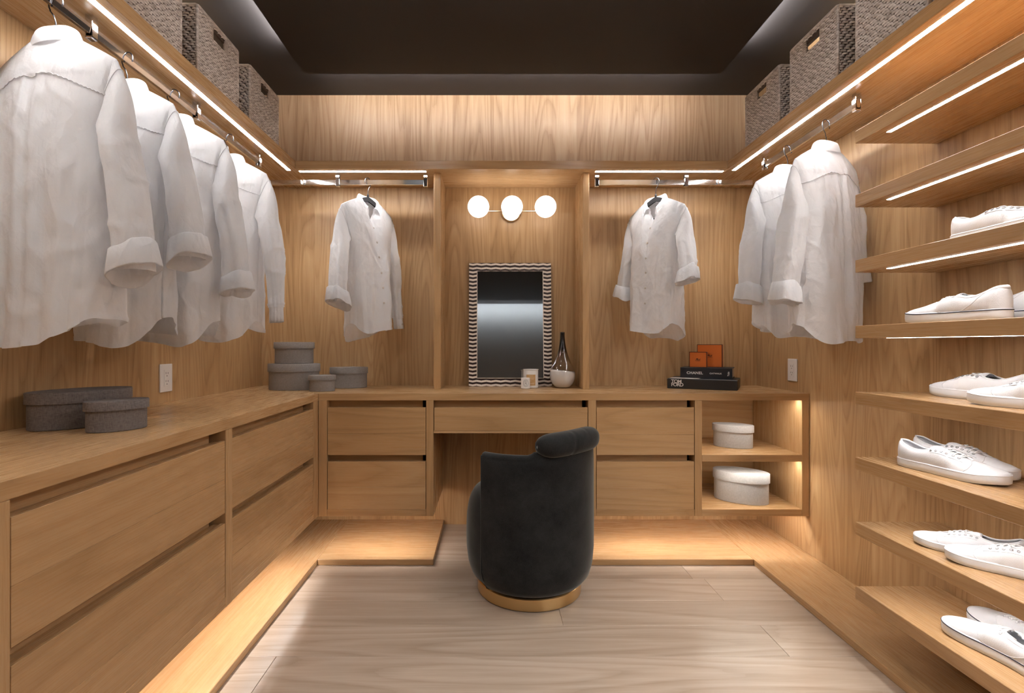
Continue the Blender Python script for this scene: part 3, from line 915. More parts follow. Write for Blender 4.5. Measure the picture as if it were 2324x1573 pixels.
# ------------------------------------------------------------------ velvet chair
def make_chair():
    t = thing('swivel_chair', 'charcoal velvet swivel chair with a rolled back cushion and gold base', 'chair', (.163, 2.195, 0), 0)
    V, F = lathe([(0, .0), (.216, .0), (.222, .004), (.222, .048), (.218, .052), (0, .052)], 96)
    o = add('base_ring', V, F, M['brass'], t, True, label='brushed gold plinth ring')
    o.modifiers.new('e', 'EDGE_SPLIT').split_angle = D_(40)
    prof = [(0, .053), (.205, .053), (.225, .062), (.248, .085), (.262, .125), (.270, .19), (.271, .26), (.268, .33), (.258, .385), (.238, .425), (.205, .447), (.15, .456), (.08, .459), (0, .460)]
    P = np.array(prof); tq = np.linspace(0, len(P) - 1, 60)
    pr = np.stack([np.interp(tq, range(len(P)), P[:, 0]), np.interp(tq, range(len(P)), P[:, 1])], 1)
    for _ in range(2): pr[1:-1] = (pr[:-2] + 2 * pr[1:-1] + pr[2:]) / 4
    V, F = lathe(pr, 96); add('seat', V, F, M['velvet'], t, True)
    # back shell: angle measured from camera-facing direction (-y) towards +x
    phc, half = D_(40), D_(89)
    na = 72
    angs = np.concatenate([[phc - half + D_(x) for x in (0, .25, .7, 1.4)], np.linspace(phc - half + D_(2.6), phc + half - D_(2.6), na - 8), [phc + half - D_(x) for x in (1.4, .7, .25, 0)]])
    def sec(a):
        rel = (a - phc) / half
        top = .613 + .012 * smooth(1 - abs(rel), .50, .56) + .006 * (1 - abs(rel))
        ro, ri = .2755, .226
        pts = [(.214, .056), (.238, .066), (.258, .092), (.270, .135), (ro, .20), (ro + .001, .30), (ro, top - .06), (ro - .0015, top - .022), (ro - .004, top - .016), (ro - .0035, top - .012), (ro - .006, top - .004), (ro - .014, top + .003), (ri + .020, top + .004), (ri + .008, top - .002), (ri + .001, top - .012), (ri - .002, top - .04), (ri - .008, .48), (ri - .01, .43), (ri - .05, .40)]
        return np.array(pts)
    # rounded vertical ends: shrink section at the ends
    rings = []
    for i, a in enumerate(angs):
        S_ = sec(a)
        e = min(i, na - 1 - i)
        k = [0.62, .82, .93, .985][e] if e < 4 else 1.0
        mid = np.array([.249, 0])
        S2 = S_.copy(); S2[:, 0] = mid[0] + (S_[:, 0] - mid[0]) * k
        aa = a
        rings.append(np.stack([S2[:, 0] * np.sin(aa), -S2[:, 0] * np.cos(aa), S2[:, 1]], 1))
    G = np.stack(rings)
    add('back_shell', G.reshape(-1, 3), grid_faces(na, G.shape[1]), M['velvet'], t, True)
    # piping along both vertical ends
    for a in (phc - half, phc + half):
        a = a + D_(1.3) * (1 if a < phc else -1)
        pts = [((.2735 if z > .15 else .2735 - .06 * ((.15 - z) / .1) ** 2) * math.sin(a), -(.2735 if z > .15 else .2735 - .06 * ((.15 - z) / .1) ** 2) * math.cos(a), z) for z in np.linspace(.07, .606, 24)]
        V, F = tube(pts, .0032, 8); add('piping', V, F, M['velvet'], t, True)
    # rolled cushion on top of the back
    n1, n2 = 64, 28
    rings = []
    tg = np.array([math.cos(phc), math.sin(phc)]); nr = np.array([math.sin(phc), -math.cos(phc)])
    for i in range(n1):
        q = math.sin((i / (n1 - 1) - .5) * math.pi)
        k = max(0.02, (1 - abs(q) ** 6)) ** .5
        base = nr * (.247 - .026 * q * q) + tg * q * .168
        rr = []
        for j in range(n2):
            b = 2 * math.pi * j / n2
            cb, sb = math.cos(b), math.sin(b)
            tuck = 1 - .05 * math.exp(-((q + .18 - .06 * sb) / .025) ** 2) * max(0, cb + .3) - .03 * math.exp(-((q - .35 + .05 * cb) / .03) ** 2) * max(0, sb)
            pl = 1 + .06 * math.sin(b * 12) * smooth(abs(q), .88, .99)
            ru = .050 * np.sign(cb) * abs(cb) ** .85 * k * tuck * pl; rz = .047 * np.sign(sb) * abs(sb) ** .85 * k * tuck * pl
            p2 = base + nr * ru
            rr.append((p2[0], p2[1], .660 + .004 * q + rz))
        rings.append(rr)
    G = np.array(rings)
    F = grid_faces(n1, n2, True) + [tuple(range(n2))[::-1], tuple(range((n1 - 1) * n2, n1 * n2))]
    add('roll_cushion', G.reshape(-1, 3), F, M['velvet'], t, True)
make_chair()

# ------------------------------------------------------------------ wall sconce
t = thing('wall_sconce', 'brass wall light with three glowing white globes above the mirror', 'lamp', (.115, YB, 1.815))
sx, sy, sz = .115, YB, 1.812
V, F = lathe([(0, 0), (.058, 0), (.058, .012), (.052, .018), (0, .018)], 48)
V = np.stack([V[:, 0] + sx, YB - .0005 - V[:, 2], V[:, 1] + 1.815], 1)
o = add('back_plate', V, F, M['brass_pale'], t, True, world=True); o.modifiers.new('e', 'EDGE_SPLIT').split_angle = D_(40)
V, F = tube([(sx, YB - .018, 1.806), (sx, YB - .06, 1.806)], .006, 10); add('stem', V, F, M['brass_pale'], t, True, world=True)
V, F = tube([(sx - .19, YB - .066, 1.806), (sx + .19, YB - .066, 1.806)], .0042, 10); add('arm', V, F, M['brass_pale'], t, True, world=True)
gp = [(.0595 * math.sin(a), -.0595 * math.cos(a)) for a in np.linspace(0, math.pi, 33)]
for k in (-1, 0, 1):
    V, F = lathe(gp, 48)
    V = V + np.array([sx + k * .1865, YB - .135, sz])
    add('globe', V, F, M['globe'], t, True, world=True, label='lit white glass globe')
    V, F = tube([(sx + k * .1865, YB - .066, 1.808), (sx + k * .1865, YB - .08, 1.81)], .014, 14); add('globe_holder', V, F, M['brass_pale'], t, True, world=True)

# ------------------------------------------------------------------ leaning mirror with chevron inlay frame
def make_mirror():
    W, H, fw, th = .474, .712, .0448, .016
    tilt = D_(4.0)
    t = thing('mirror', 'leaning mirror in a dark and cream chevron inlay frame', 'mirror', (.1085, 2.884, CT + .0005))
    t.rotation_euler = (-tilt, 0, 0)
    x0, x1 = -W / 2, W / 2
    parts = [box_vf((x0, 0, 0), (x0 + fw, th, H), .001), box_vf((x1 - fw, 0, 0), (x1, th, H), .001), box_vf((x0 + fw, 0, 0), (x1 - fw, th, fw), .001), box_vf((x0 + fw, 0, H - fw), (x1 - fw, th, H), .001)]
    V, F = join(parts); add('frame', V, F, M['horn'], t)
    box('glass', (x0 + fw + .0002, .006, fw + .0002), (x1 - fw - .0002, .012, H - fw - .0002), M['mirror'], t, 0, world=False, label='reflecting glass')
    sw = .003
    parts = [box_vf((x0 + fw, -.001, fw), (x0 + fw + sw, .006, H - fw), 0), box_vf((x1 - fw - sw, -.001, fw), (x1 - fw, .006, H - fw), 0), box_vf((x0 + fw + sw, -.001, fw), (x1 - fw - sw, .006, fw + sw), 0), box_vf((x0 + fw + sw, -.001, H - fw - sw), (x1 - fw - sw, .006, H - fw), 0)]
    V, F = join(parts); add('inner_lip', V, F, M['bone'], t)
    ph = (H - .0046) / 63.0; seg = fw / 2
    def chev(ws, dips, hgt, thk):
        xs = np.cumsum([0] + ws); n = len(xs)
        V, F = [], []
        for y in (0, -thk):
            V += [(x, y, dp) for x, dp in zip(xs, dips)] + [(x, y, dp + hgt) for x, dp in zip(xs, dips)]
        o = 2 * n
        for i in range(n - 1):
            F += [(o + i, o + i + 1, o + n + i + 1, o + n + i), (i, o + i, o + i + 1, i + 1)[::-1], (n + i, n + i + 1, o + n + i + 1, o + n + i)]
        F += [(0, n, o + n, o), (n - 1, o + n - 1, o + 2 * n - 1, 2 * n - 1)]
        return np.array(V, float), F
    dep = .0042
    proto = {}
    for nm, mt, thk in (('bone_inlay', M['bone'], .0012), ('horn_inlay', M['horn'], .0009)):
        V, F = chev([seg - .0003, seg - .0003], [0, -dep, 0], ph - .0006, thk)
        proto[nm] = mesh(nm, V, F); proto[nm].materials.append(mt)
        for k, d in (('a', [0, -dep]), ('b', [-dep, 0])):
            V, F = chev([.0264], d, ph - .0006, thk)
            proto[nm + k] = mesh(nm, V, F); proto[nm + k].materials.append(mt)
    def put(nm, me, x, z):
        o = bpy.data.objects.new(nm, me); COL.objects.link(o); o.parent = t; o.location = (x, -.0001, z)
    for r in range(63):
        nm = 'bone_inlay' if r % 2 == 0 else 'horn_inlay'
        if r in (0,): pass
        for x in (x0 + .0003, x1 - fw + .0003):
            put(nm, proto[nm], x, r * ph + (dep if r == 0 else .0035))
    n = 14
    sgw = (W - 2 * fw) / n
    for r in (0, 1, 2, 3, 59, 60, 61, 62):
        nm = 'bone_inlay' if r % 2 == 0 else 'horn_inlay'
        for k in range(n):
            put(nm, proto[nm + ('a' if k % 2 == 0 else 'b')], x0 + fw + k * sgw + .0002, r * ph + .0035)
    for o in t.children:
        if o.name.startswith(('bone', 'horn')) and len(o.data.vertices) == 8: o.scale = ((sgw - .0004) / .0264, 1, 1)
make_mirror()

# ------------------------------------------------------------------ vase and candles
t = thing('glass_vase', 'teardrop glass vase with smoked neck and milky white base', 'vase', (.392, 2.79, CT + .0005))
vp = np.array([(.0, 0), (.028, 0), (.042, .005), (.058, .022), (.0685, .045), (.0725, .068), (.0690, .094), (.0575, .122), (.043, .150), (.030, .182), (.0205, .215), (.0145, .25), (.0115, .28), (.0118, .306)])
tq = np.linspace(0, len(vp) - 1, 70)
pr = np.stack([np.interp(tq, range(len(vp)), vp[:, 0]), np.interp(tq, range(len(vp)), vp[:, 1])], 1)
for _ in range(4): pr[1:-1] = (pr[:-2] + 2 * pr[1:-1] + pr[2:]) / 4
inn = pr[::-1].copy(); inn[:, 0] = np.maximum(0, inn[:, 0] - .0022); inn[:, 1] = np.maximum(inn[:, 1], .003)
V, F = lathe(np.concatenate([pr, inn]), 64); add('glass_body', V, F, M['vase'], t, True)
k = pr[pr[:, 1] < .098].copy()
k[:, 0] = np.maximum(0, k[:, 0] - .0027); k[:, 1] = np.maximum(k[:, 1], .0035)
V, F = lathe(np.concatenate([k, [[0, k[-1, 1] - .001]]]), 64)
V[:, 2] += np.where(V[:, 2] > .085, -.10 * V[:, 0], 0)
add('milky_base', V, F, M['vase_white'], t, True)

def text(name, s, mat, parent, loc, size, rot=(math.pi / 2, 0, 0), off=0.0, sx=1.0, spacing=1.0, align='LEFT', lead=1.0):
    cu = bpy.data.curves.new(name, 'FONT')
    cu.body = s; cu.size = size; cu.extrude = 0.0002; cu.offset = off; cu.space_character = spacing; cu.align_x = align; cu.space_line = lead
    cu.resolution_u = 3
    cu.materials.append(mat)
    o = bpy.data.objects.new(name, cu); COL.objects.link(o)
    bpy.context.view_layer.update()
    me = bpy.data.meshes.new_from_object(o.evaluated_get(bpy.context.evaluated_depsgraph_get()))
    bpy.data.objects.remove(o); bpy.data.curves.remove(cu)
    o = bpy.data.objects.new(name, me); COL.objects.link(o)
    o.parent = parent; o.location = loc; o.rotation_euler = rot; o.scale = (sx, 1, 1)
    return o

def jar(label, x, y, r, h, rot):
    t = thing('candle_jar', label, 'candle', (x, y, CT + .0005), rot)
    V, F = lathe([(0, 0), (r - .003, 0), (r, .003), (r, h - .001), (r - .001, h), (r - .003, h - .001), (r - .003, h * .75), (0, h * .75)], 48)
    o = add('jar', V, F, M['candle'], t, True); o.modifiers.new('e', 'EDGE_SPLIT').split_angle = D_(40)
    return t
def on_cyl(V, r):           # wrap a flat label (x,z) on the front of a cylinder
    a = V[:, 0] / r
    return np.stack([(r - V[:, 1]) * np.sin(a), -(r - V[:, 1]) * np.cos(a), V[:, 2]], 1)
t = jar('white candle jar with a kraft paper label before the mirror', .218, 2.80, .041, .098, D_(-3))
def label_grid(w, h, zc, r, n=14, off=-.0006):
    xs = np.linspace(-w / 2, w / 2, n)
    V = np.array([(x, off, z) for z in (zc - h / 2, zc + h / 2) for x in xs])
    return on_cyl(V, r), grid_faces(2, n)
V, F = label_grid(.052, .060, .044, .041); add('paper_label', V, F, M['kraft'], t, True)
VV = []
for z, w in ((.066, .024), (.056, .040), (.050, .030), (.040, .010), (.028, .044), (.023, .036)):
    V, F = label_grid(w, .0016, z, .041, 8, -.0009); VV.append((V, F))
V, F = join(VV); add('label_print', V, F, M['kraft_ink'], t, True)
V, F = lathe([(.0, .098), (.039, .098), (.0435, .0985), (.0435, .102), (.0, .103)], 40); add('lid', V, F, M['candle'], t, True)
t = jar('small white candle in front of the kraft-labelled jar', .185, 2.735, .0245, .058, 0)
ring = [(.014 * math.cos(a), -.0008, .031 + .019 * math.sin(a)) for a in np.linspace(0, 2 * math.pi, 40)[:-1]]
ring2 = [(.0112 * math.cos(a), -.0008, .031 + .0155 * math.sin(a)) for a in np.linspace(0, 2 * math.pi, 40)[:-1]]
V, F = join([(on_cyl(np.array(V_), .0245), F_) for V_, F_ in (tube(ring, .0006, 4, True), tube(ring2, .0004, 4, True),
        tube([(.0045 * math.cos(a), -.0008, .037 + .005 * math.sin(a)) for a in np.linspace(.4, 5.2, 18)], .0009, 4), tube([(-.0045 * math.cos(a), -.0008, .0255 + .005 * math.sin(a)) for a in np.linspace(.4, 5.2, 18)], .0009, 4),
        tube([(-.006, -.0008, .0255), (.006, -.0008, .037)], .0007, 4))])
add('oval_emblem', V, F, M['grey_ink'], t, True)

# ------------------------------------------------------------------ books and orange boxes
ub = D_(-29)
t = thing('book', 'wide black slipcased book at the bottom of the stack', 'book', (.961, 2.77, CT + .0005), ub)
Wb, Db, Hb = .347, .25, .053
box('cover', (0, 0, 0), (Wb, Db, Hb), M['book_grey'], t, .002, world=False)
box('cover_panel', (.004, .004, Hb), (Wb - .012, Db - .004, Hb + .0008), M['book_black'], t, .0003, world=False)
box('picture_print', (.010, .015, Hb + .0008), (.16, .09, Hb + .0011), M['print_white'], t, 0, world=False)
text('title_lettering', 'TOM\nFORD', M['print_white'], t, (.021, -.0005, .0295), .0265, off=.0006, spacing=.82, lead=.66, sx=1.02)
ub2 = D_(-29)
t = thing('book', 'thick black clothbound book lying on the slipcased book', 'book', (1.050, 2.815, CT + .0005 + Hb + .0016), ub2)
Wb, Db, Hb2 = .262, .19, .0565
V, F = join([box_vf((0, 0, 0), (Wb, Db, .003), .0008), box_vf((0, 0, Hb2 - .003), (Wb, Db, Hb2), .0008), box_vf((0, -.0005, .0), (Wb, .003, Hb2), .0008)])
add('cover', V, F, M['book_black'], t)
box('page_block', (.004, .0032, .0032), (Wb - .004, Db - .004, Hb2 - .0032), M['pages'], t, 0, world=False)
text('title_lettering', 'CHANEL', M['print_white'], t, (.033, -.001, .0215), .0195, off=.0005, spacing=1.08, sx=1.05)
text('subtitle_lettering', 'CATWALK', M['print_white'], t, (.150, -.001, .0235), .0105, off=.0004, spacing=1.12, sx=1.1)
text('publisher_lettering', 'Yale', M['print_white'], t, (.2475, -.001, .014), .014, rot=(math.pi / 2, -math.pi / 2, 0), off=.0004)
ztop = CT + .0005 + Hb + .0016 + Hb2 + .0004
def emblem(parent, cx, cz, s, y):
    # small carriage: wheels, body, ground line and a horse beside it
    P = []
    for dx, r in ((-.32, .17), (.10, .13)):
        P.append(tube([(cx + s * (dx + r * math.cos(a)), y, cz + s * (-.12 + r * math.sin(a))) for a in np.linspace(0, 2 * math.pi, 14)[:-1]], s * .03, 4, True))
    def blk(a, b, c, d): P.append(box_vf((cx + s * a, y - .0003, cz + s * b), (cx + s * c, y + .0002, cz + s * d), 0))
    blk(-.42, .0, .06, .20); blk(-.30, .20, -.02, .30); blk(.25, -.05, .48, .10); blk(.44, .06, .52, .24); blk(.27, -.28, .30, -.05); blk(.43, -.28, .46, -.05); blk(-.55, -.32, .6, -.28); blk(.05, .02, .3, .05)
    V, F = join(P); add('carriage_emblem', V, F, M['brown_print'], parent)
def orange_box(label, x, y, w, h, d, rot):
    t = thing('gift_box', label, 'box', (x, y, ztop), rot)
    box('box_base', (-w / 2 + .001, .012, 0.001), (w / 2 - .001, d, h - .001), M['orange'], t, .0008, world=False)
    V, F = join([box_vf((-w / 2, 0, 0), (-w / 2 + .003, .0118, h), .0005), box_vf((w / 2 - .003, 0, 0), (w / 2, .0118, h), .0005), box_vf((-w / 2 + .003, 0, 0), (w / 2 - .003, .0118, .003), .0005), box_vf((-w / 2 + .003, 0, h - .003), (w / 2 - .003, .0118, h), .0005)])
    add('edge_trim', V, F, M['maroon'], t)
    box('box_lid', (-w / 2 + .003, .0004, .003), (w / 2 - .003, .0118, h - .003), M['orange'], t, .0004, world=False)
    emblem(t, 0, h * .5, .026 if h > .1 else .024, 0.0)
orange_box('larger orange gift box standing on the book stack', 1.212, 2.815, .131, .127, .040, D_(-33))
orange_box('smaller orange gift box standing in front of the larger one', 1.140, 2.795, .092, .086, .026, D_(-33))

# ------------------------------------------------------------------ wall outlets
def outlet(label, loc, rot):
    t = thing('wall_outlet', label, 'outlet', loc, rot)
    box('cover_plate', (-.0385, -.007, -.057), (.0385, -.0004, .057), M['outlet'], t, .002, world=False)
    box('socket_face', (-.0175, -.0085, -.034), (.0175, -.0071, .034), M['outlet'], t, .0006, world=False)
    for k in (-1, 1):
        P = [box_vf((-.0075, -.0088, k * .0165), (-.0055, -.0084, k * .0165 + .008), 0), box_vf((.0055, -.0088, k * .0165), (.0075, -.0084, k * .0165 + .007), 0), box_vf((-.002, -.0088, k * .0165 - .010), (.002, -.0084, k * .0165 - .006), 0)]
        V, F = join(P); add('socket_slots', V, F, M['slot'], t)
outlet('white wall outlet on the left wall under the shirts', (XL + .0004, 2.072, .909), D_(90))
outlet('white wall outlet on the right wall beside the shoe shelves', (XR - .0004, 2.592, .916), D_(-90))

# ------------------------------------------------------------------ shoes
def shoe_meshes(style):
    L, n = .285, 64
    u = (1 - np.cos(np.linspace(0, np.pi, n))) / 2           # 0 heel .. 1 toe
    def width(u):
        w = np.interp(u, [0, .06, .2, .38, .55, .7, .82, .92, 1], [.030, .031, .033, .0325, .0385, .0445, .0440, .0425, .040])
        end = np.sqrt(np.clip(1 - ((u - .12) / .12) ** 2, 0, 1)) * (u < .12) + (u >= .12) * (u <= .84) + np.clip(1 - (np.abs(u - .84) / .16) ** 2.3, 0, 1) ** (1 / 2.3) * (u > .84)
        return np.maximum(w, 0) * np.clip(end, .0, 1)
    cl = .006 * np.sin(u * np.pi * 1.0) + np.where(u > .6, -.006 * (u - .6) / .4, 0)     # centre line (inner curve)
    spring = .006 * smooth(u, .72, 1.0) ** 1.5
    w = width(u) + 1e-4
    y = u * L
    out = {}
    # sole: outline loop
    def loop(scale, dz, add_w=0.0):
        ws = w + add_w * np.clip(w / .01, 0, 1)
        yy = L / 2 + (y - L / 2) * scale
        R = np.stack([cl + ws, yy, spring + dz], 1); Lf = np.stack([cl - ws, yy, spring + dz], 1)[::-1]
        return np.concatenate([R, Lf])
    foxh = .028 if style == 'A' else .030
    lp = [loop(.985, .000, -.003), loop(1.0, .002, .0005), loop(1.004, .012, .0015), loop(1.004, foxh - .004, .001), loop(1.0, foxh, -.0005), loop(.97, foxh - .001, -.006)]
    V = np.concatenate(lp); m = len(lp[0]); F = grid_faces(len(lp), m, True)
    F += [(i, m - 1 - i - 1, m - 1 - i, i)[::-1] if False else (i, i + 1, m - 2 - i, m - 1 - i) for i in range(n - 1)]
    b0 = (len(lp) - 1) * m
    F += [(b0 + i, b0 + m - 1 - i, b0 + m - 2 - i, b0 + i + 1) for i in range(n - 1)]
    out['sole'] = (V, F)
    # stripe / foxing seam around the top of the sole
    st = loop(1.003, foxh - .0035, .0008) if style == 'B' else loop(1.003, foxh - .004, .0006)
    sel = st[np.concatenate([[True], np.linalg.norm(np.diff(st, axis=0), axis=1) > 1e-5])]
    out['stripe'] = tube(sel, .0015 if style == 'B' else .0011, 6, True)
    # upper side walls
    open_end, thr_end = (.40, .70) if style == 'A' else (.44, .62)
    Hc = np.interp(u, [0, .04, .14, .28, .40, .46, .58, .70, .82, .93, 1], [.080, .080, .066, .058, .070, .078, .070, .058, .047, .040, .033]) if style == 'A' else \
         np.interp(u, [0, .05, .15, .28, .40, .47, .58, .70, .82, .93, 1], [.086, .085, .072, .062, .068, .076, .071, .061, .050, .042, .034])
    Hc = np.convolve(np.pad(Hc, 3, 'edge'), np.ones(7) / 7, 'valid')
    gap = np.where(u < open_end, np.maximum(0, w - .011), np.interp(u, [open_end, open_end + .06, thr_end - .02, thr_end, 1], [.021, .013, .009, 0.0, 0.0]))
    gap = np.convolve(np.pad(gap, 2, 'edge'), np.ones(5) / 5, 'valid')
    gap = np.where(u > thr_end + .01, 0, gap); gap = np.minimum(gap, np.maximum(0, w - .002))
    k = 14
    tt = np.linspace(0, 1, k)
    walls = []
    for sgn in (1, -1):
        rows = []
        for i in range(n):
            z0 = spring[i] + foxh - .004
            ww = max(0, w[i] - .0008)
            p = .80 if u[i] > .6 else .62
            x = gap[i] + (ww - gap[i]) * np.cos(tt * np.pi / 2) ** (p * 1.0)
            bul = .004 * np.sin(tt * np.pi) * (u[i] < .6)
            z = z0 + (Hc[i] + spring[i] * .5 - z0) * np.sin(tt * np.pi / 2) ** 1.15
            rows.append(np.stack([cl[i] + sgn * (x + bul * min(1, ww / .02)), np.full(k, L / 2 + (y[i] - L / 2) * (.992 - .02 * tt if u[i] > .9 or u[i] < .05 else .992)), z], 1))
        G = np.stack(rows)
        f = grid_faces(n, k)
        if sgn > 0: f = [q[::-1] for q in f]
        walls.append((G.reshape(-1, 3), f, G))
    out['upper'] = join([walls[0][:2], walls[1][:2]])
    GA, GB = walls[0][2], walls[1][2]
    def at(G, uu, q):
        i = int(np.argmin(np.abs(u - uu))); j = int(round(q * (k - 1)))
        return G[i, j]
    # collar binding around the foot opening
    ii = [i for i in range(n) if u[i] <= open_end]
    pts = [GA[i, -1] for i in ii[::-1]] + [GB[i, -1] for i in ii]
    P = [pts[0]]
    for p_ in pts[1:]:
        if np.linalg.norm(p_ - P[-1]) > .0015: P.append(p_)
    out['collar'] = tube(P, .0028 if style == 'A' else .0058, 8)
    # insole
    wi = np.maximum(0, w - .006)
    V = np.concatenate([np.stack([cl + wi, y * .97 + .004, np.full(n, foxh + .004)], 1), np.stack([cl - wi, y * .97 + .004, np.full(n, foxh + .004)], 1)])
    out['insole'] = (V, [(i, i + 1, n + i + 1, n + i) for i in range(n - 1)])
    # tongue
    us = np.linspace(thr_end + .03, open_end - .03 if style == 'A' else open_end + .01, 16)
    rows = []
    for q_, uu in enumerate(us):
        i = int(np.argmin(np.abs(u - uu)))
        zc = np.interp(uu, u, Hc) + .000 + (.012 * smooth(q_ / 15, .55, 1.0))
        hw = .014 + .006 * q_ / 15
        xx = np.linspace(-1, 1, 9)
        rows.append(np.stack([cl[i] + xx * hw, np.full(9, uu * L), zc - .010 * xx ** 2 - .003], 1))
    G = np.stack(rows); out['tongue'] = (G.reshape(-1, 3), grid_faces(16, 9))
    # eyelets and laces
    ne = 6 if style == 'A' else 4
    eu = np.linspace(thr_end - .03, open_end + .025, ne)
    E = []
    for G_ in (GA, GB):
        row = []
        for uu in eu:
            i = int(np.argmin(np.abs(u - uu)))
            p_ = G_[i, -4 if style == 'A' else -3]; nb = np.cross(G_[i, -2] - G_[i, -6], G_[min(i + 2, n - 1), -4] - G_[i - 2, -4]); nb = nb / np.linalg.norm(nb)
            if nb[2] < 0: nb = -nb
            row.append((p_, nb))
        E.append(row)
    out['eyelets'] = [e for row in E for e in row]
    lc = []
    nl = ne - 2 if style == 'A' else ne
    sec = np.array([(-.0030, 0), (-.0015, .0012), (.0015, .0012), (.0030, 0), (.0015, -.0008), (-.0015, -.0008)])
    for r in range(nl):
        a, b = E[0][r], E[1][r]
        for (p_, q_) in (((a, b),) if r == 0 else ((E[0][r - 1], b), (E[1][r - 1], a))):
            m_ = (p_[0] + q_[0]) / 2; m_ = m_ + np.array([0, 0, .007])
            pts = []
            for s_ in np.linspace(0, 1, 9):
                pts.append((1 - s_) ** 2 * (p_[0] + p_[1] * .0005) + 2 * s_ * (1 - s_) * m_ + s_ ** 2 * (q_[0] + q_[1] * .0005))
            lc.append(sweep(pts, sec))
    # tucked lace tails / bow loop
    top = (E[0][nl - 1][0] + E[1][nl - 1][0]) / 2 + np.array([0, 0, .009])
    for sg in (1, -1):
        pts = [top + np.array([sg * (.003 + .013 * math.sin(s_ * 2.6)), -.002 - .016 * s_ + .006 * math.sin(s_ * 5), -.003 + .004 * math.sin(s_ * 3) - .010 * s_]) for s_ in np.linspace(0, 1, 12)]
        lc.append(sweep(pts, sec))
    out['laces'] = join(lc)
    # stitched seams
    sm = []
    if style == 'A':
        for G_ in (GA, GB):
            i0 = int(np.argmin(np.abs(u - .735)))
            sm.append([G_[min(n - 1, i0 + int(2.5 * math.sin(j / (k - 1) * 3.14))), j] + np.array([0, 0, .0004]) for j in range(k)])
            sm.append([at(G_, uu, .62) for uu in np.linspace(open_end + .02, thr_end, 12)])
    else:
        for G_ in (GA, GB):
            sm.append([at(G_, .66 - .12 * q_ ** 2, .75 * (1 - q_)) for q_ in np.linspace(0, 1, 10)])
            sm.append([at(G_, .40 - .30 * q_ ** .6, .95 * q_ ** .8) for q_ in np.linspace(0, 1, 12)])
    tubes = []
    for pts in sm:
        P = [pts[0]]
        for p_ in pts[1:]:
            if np.linalg.norm(np.array(p_) - P[-1]) > .001: P.append(p_)
        if len(P) > 3:
            P = np.array(P); P[1:-1] = (P[:-2] + 2 * P[1:-1] + P[2:]) / 4
            tubes.append(tube(P, .0010, 5))
    out['seams'] = join(tubes)
    return out

_shoes = {}
def shoe_proto(style):
    if style in _shoes: return _shoes[style]
    o = shoe_meshes(style)
    P = {}
    def mk(nm, key, mat, sm=True):
        me = mesh(nm, *o[key], smooth=sm); me.materials.append(mat); P[nm] = me
    mk('sole', 'sole', M['rubber']); mk('sole_stripe', 'stripe', M['navy'] if style == 'B' else M['rubber'])
    mk('upper', 'upper', M['canvas'])
    bm = bmesh.new(); bm.from_mesh(P['upper']); bmesh.ops.remove_doubles(bm, verts=bm.verts, dist=3e-4); bmesh.ops.recalc_face_normals(bm, faces=bm.faces); bm.to_mesh(P['upper']); bm.free()
    P['upper'].polygons.foreach_set('use_smooth', [True] * len(P['upper'].polygons))
    mk('collar_binding', 'collar', M['canvas']); mk('insole', 'insole', M['insole'], False)
    mk('tongue', 'tongue', M['canvas']); mk('laces', 'laces', M['lace']); mk('seam', 'seams', M['canvas'])
    V, F = sweep([(.0029 * math.cos(a), .0029 * math.sin(a), 0) for a in np.linspace(0, 2 * math.pi, 13)[:-1]], circ(.0011, 5), True)
    me = mesh('eyelet', V, F, True); me.materials.append(M['eyelet'] if style == 'A' else M['canvas']); P['eyelet'] = me
    _shoes[style] = (P, o['eyelets'])
    return _shoes[style]

def shoe(label, style, heel, toe, z, mirror=False, group=None):
    P, ey = shoe_proto(style)
    h, q = np.array(heel), np.array(toe)
    d = q - h; ln = np.linalg.norm(d)
    t = thing('sneaker', label, 'shoe', (h[0], h[1], z + .0006), math.atan2(d[1], d[0]) - math.pi / 2, group)
    s = ln / .285
    for nm, me in P.items():
        if nm == 'eyelet': continue
        o = bpy.data.objects.new(nm, me); COL.objects.link(o); o.parent = t
        o.scale = (s * (-1 if mirror else 1), s, s)
        if nm in ('upper', 'tongue'):
            m = o.modifiers.new('thickness', 'SOLIDIFY'); m.thickness = .0025; m.offset = -1 if nm == 'upper' else 0
    for p_, nb in ey:
        o = bpy.data.objects.new('eyelet', P['eyelet']); COL.objects.link(o); o.parent = t
        pp = np.array(p_) + nb * .001; pp = pp * s; n_ = nb.copy()
        if mirror: pp[0] *= -1; n_[0] *= -1
        o.location = pp; o.rotation_mode = 'QUATERNION'; o.rotation_quaternion = Vector((0, 0, 1)).rotation_difference(Vector(n_)); o.scale = (s, s, s)
Z3, Z4, Z5, Z6, Z7, Z8 = shelf_tops[2:]
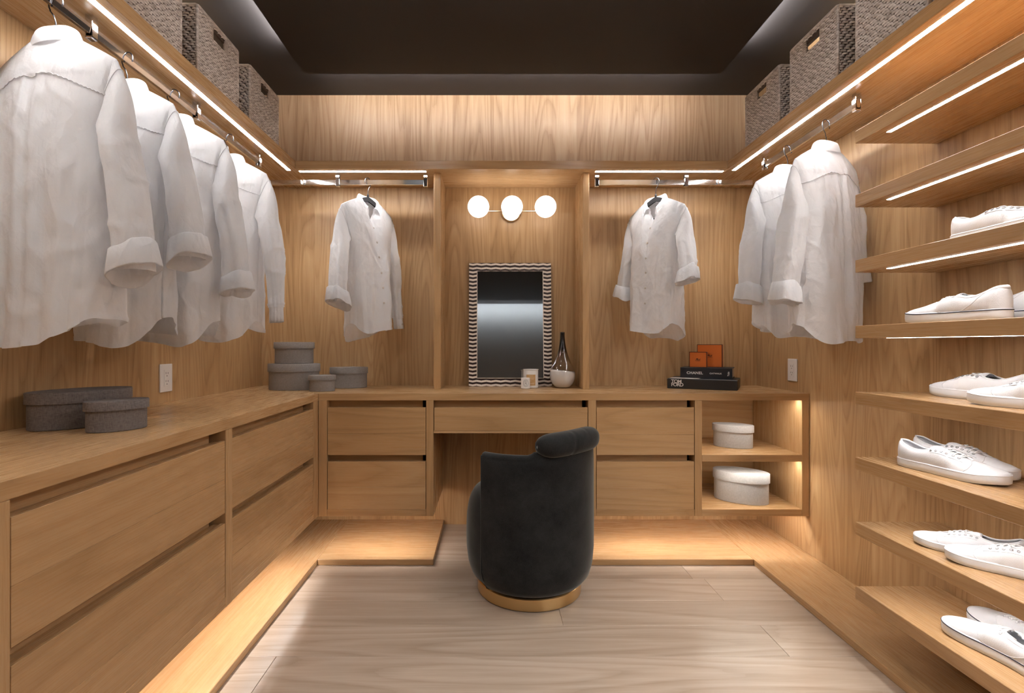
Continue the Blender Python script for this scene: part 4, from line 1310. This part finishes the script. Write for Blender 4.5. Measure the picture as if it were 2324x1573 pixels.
shoe('single white sneaker pointing toward the camera on the highest occupied shelf', 'A', (1.375, 1.505), (1.40, 1.215), Z3)
shoe('white navy-lined sneaker with its toe to the corner, front one on the fourth shelf', 'B', (1.365, 1.335), (1.352, 1.625), Z4)
shoe('white navy-lined sneaker behind its partner on the fourth shelf', 'B', (1.478, 1.345), (1.462, 1.630), Z4, True)
shoe('white laced sneaker toe out at worktop height, front of its pair', 'A', (1.405, 1.13), (1.345, 1.415), Z5)
shoe('white laced sneaker at worktop height, behind its partner by the wall', 'A', (1.468, 1.37), (1.445, 1.655), Z5, True)
shoe('white sneaker with heel at the shelf edge, front of the third-lowest pair', 'A', (1.335, 1.655), (1.400, 1.375), Z6)
shoe('white sneaker heel outward, rear of the third-lowest pair against the wall', 'A', (1.428, 1.71), (1.482, 1.425), Z6, True)
shoe('white laced sneaker angled on the second-lowest shelf, front of its pair', 'A', (1.475, 1.235), (1.315, 1.465), Z7)
shoe('white laced sneaker angled on the second-lowest shelf, rear of its pair', 'A', (1.483, 1.400), (1.312, 1.575), Z7, True)
shoe('white navy-lined sneaker on the lowest shelf, nearer the shelf edge', 'B', (1.375, 1.205), (1.350, 1.495), Z8)
shoe('white navy-lined sneaker on the lowest shelf, nearer the wall', 'B', (1.488, 1.265), (1.468, 1.550), Z8, True)

# repeats carry their group
GROUPS = {'white_shirt': 'white shirts on hangers', 'clothes_hanger': 'black hangers on the chrome rails', 'sneaker': 'white sneakers on the shoe shelves', 'shoe_shelf': 'oak shoe shelves on the right wall',
          'oval_box': 'fabric covered oval boxes', 'hanging_rail': 'chrome hanging rails', 'drawer_cabinet': 'oak drawer cabinets', 'wall_outlet': 'wall outlets', 'partition_panel': 'oak partitions beside the mirror',
          'floor_platform': 'oak floor platforms', 'book': 'black books in the stack', 'gift_box': 'orange gift boxes', 'candle_jar': 'candles before the mirror', 'under_cabinet_light': 'light strips under the cabinets'}
for o in COL.objects:
    if o.parent is None and 'label' in o and 'group' not in o:
        k = o.name.split('.')[0]
        if k in GROUPS: o['group'] = GROUPS[k]
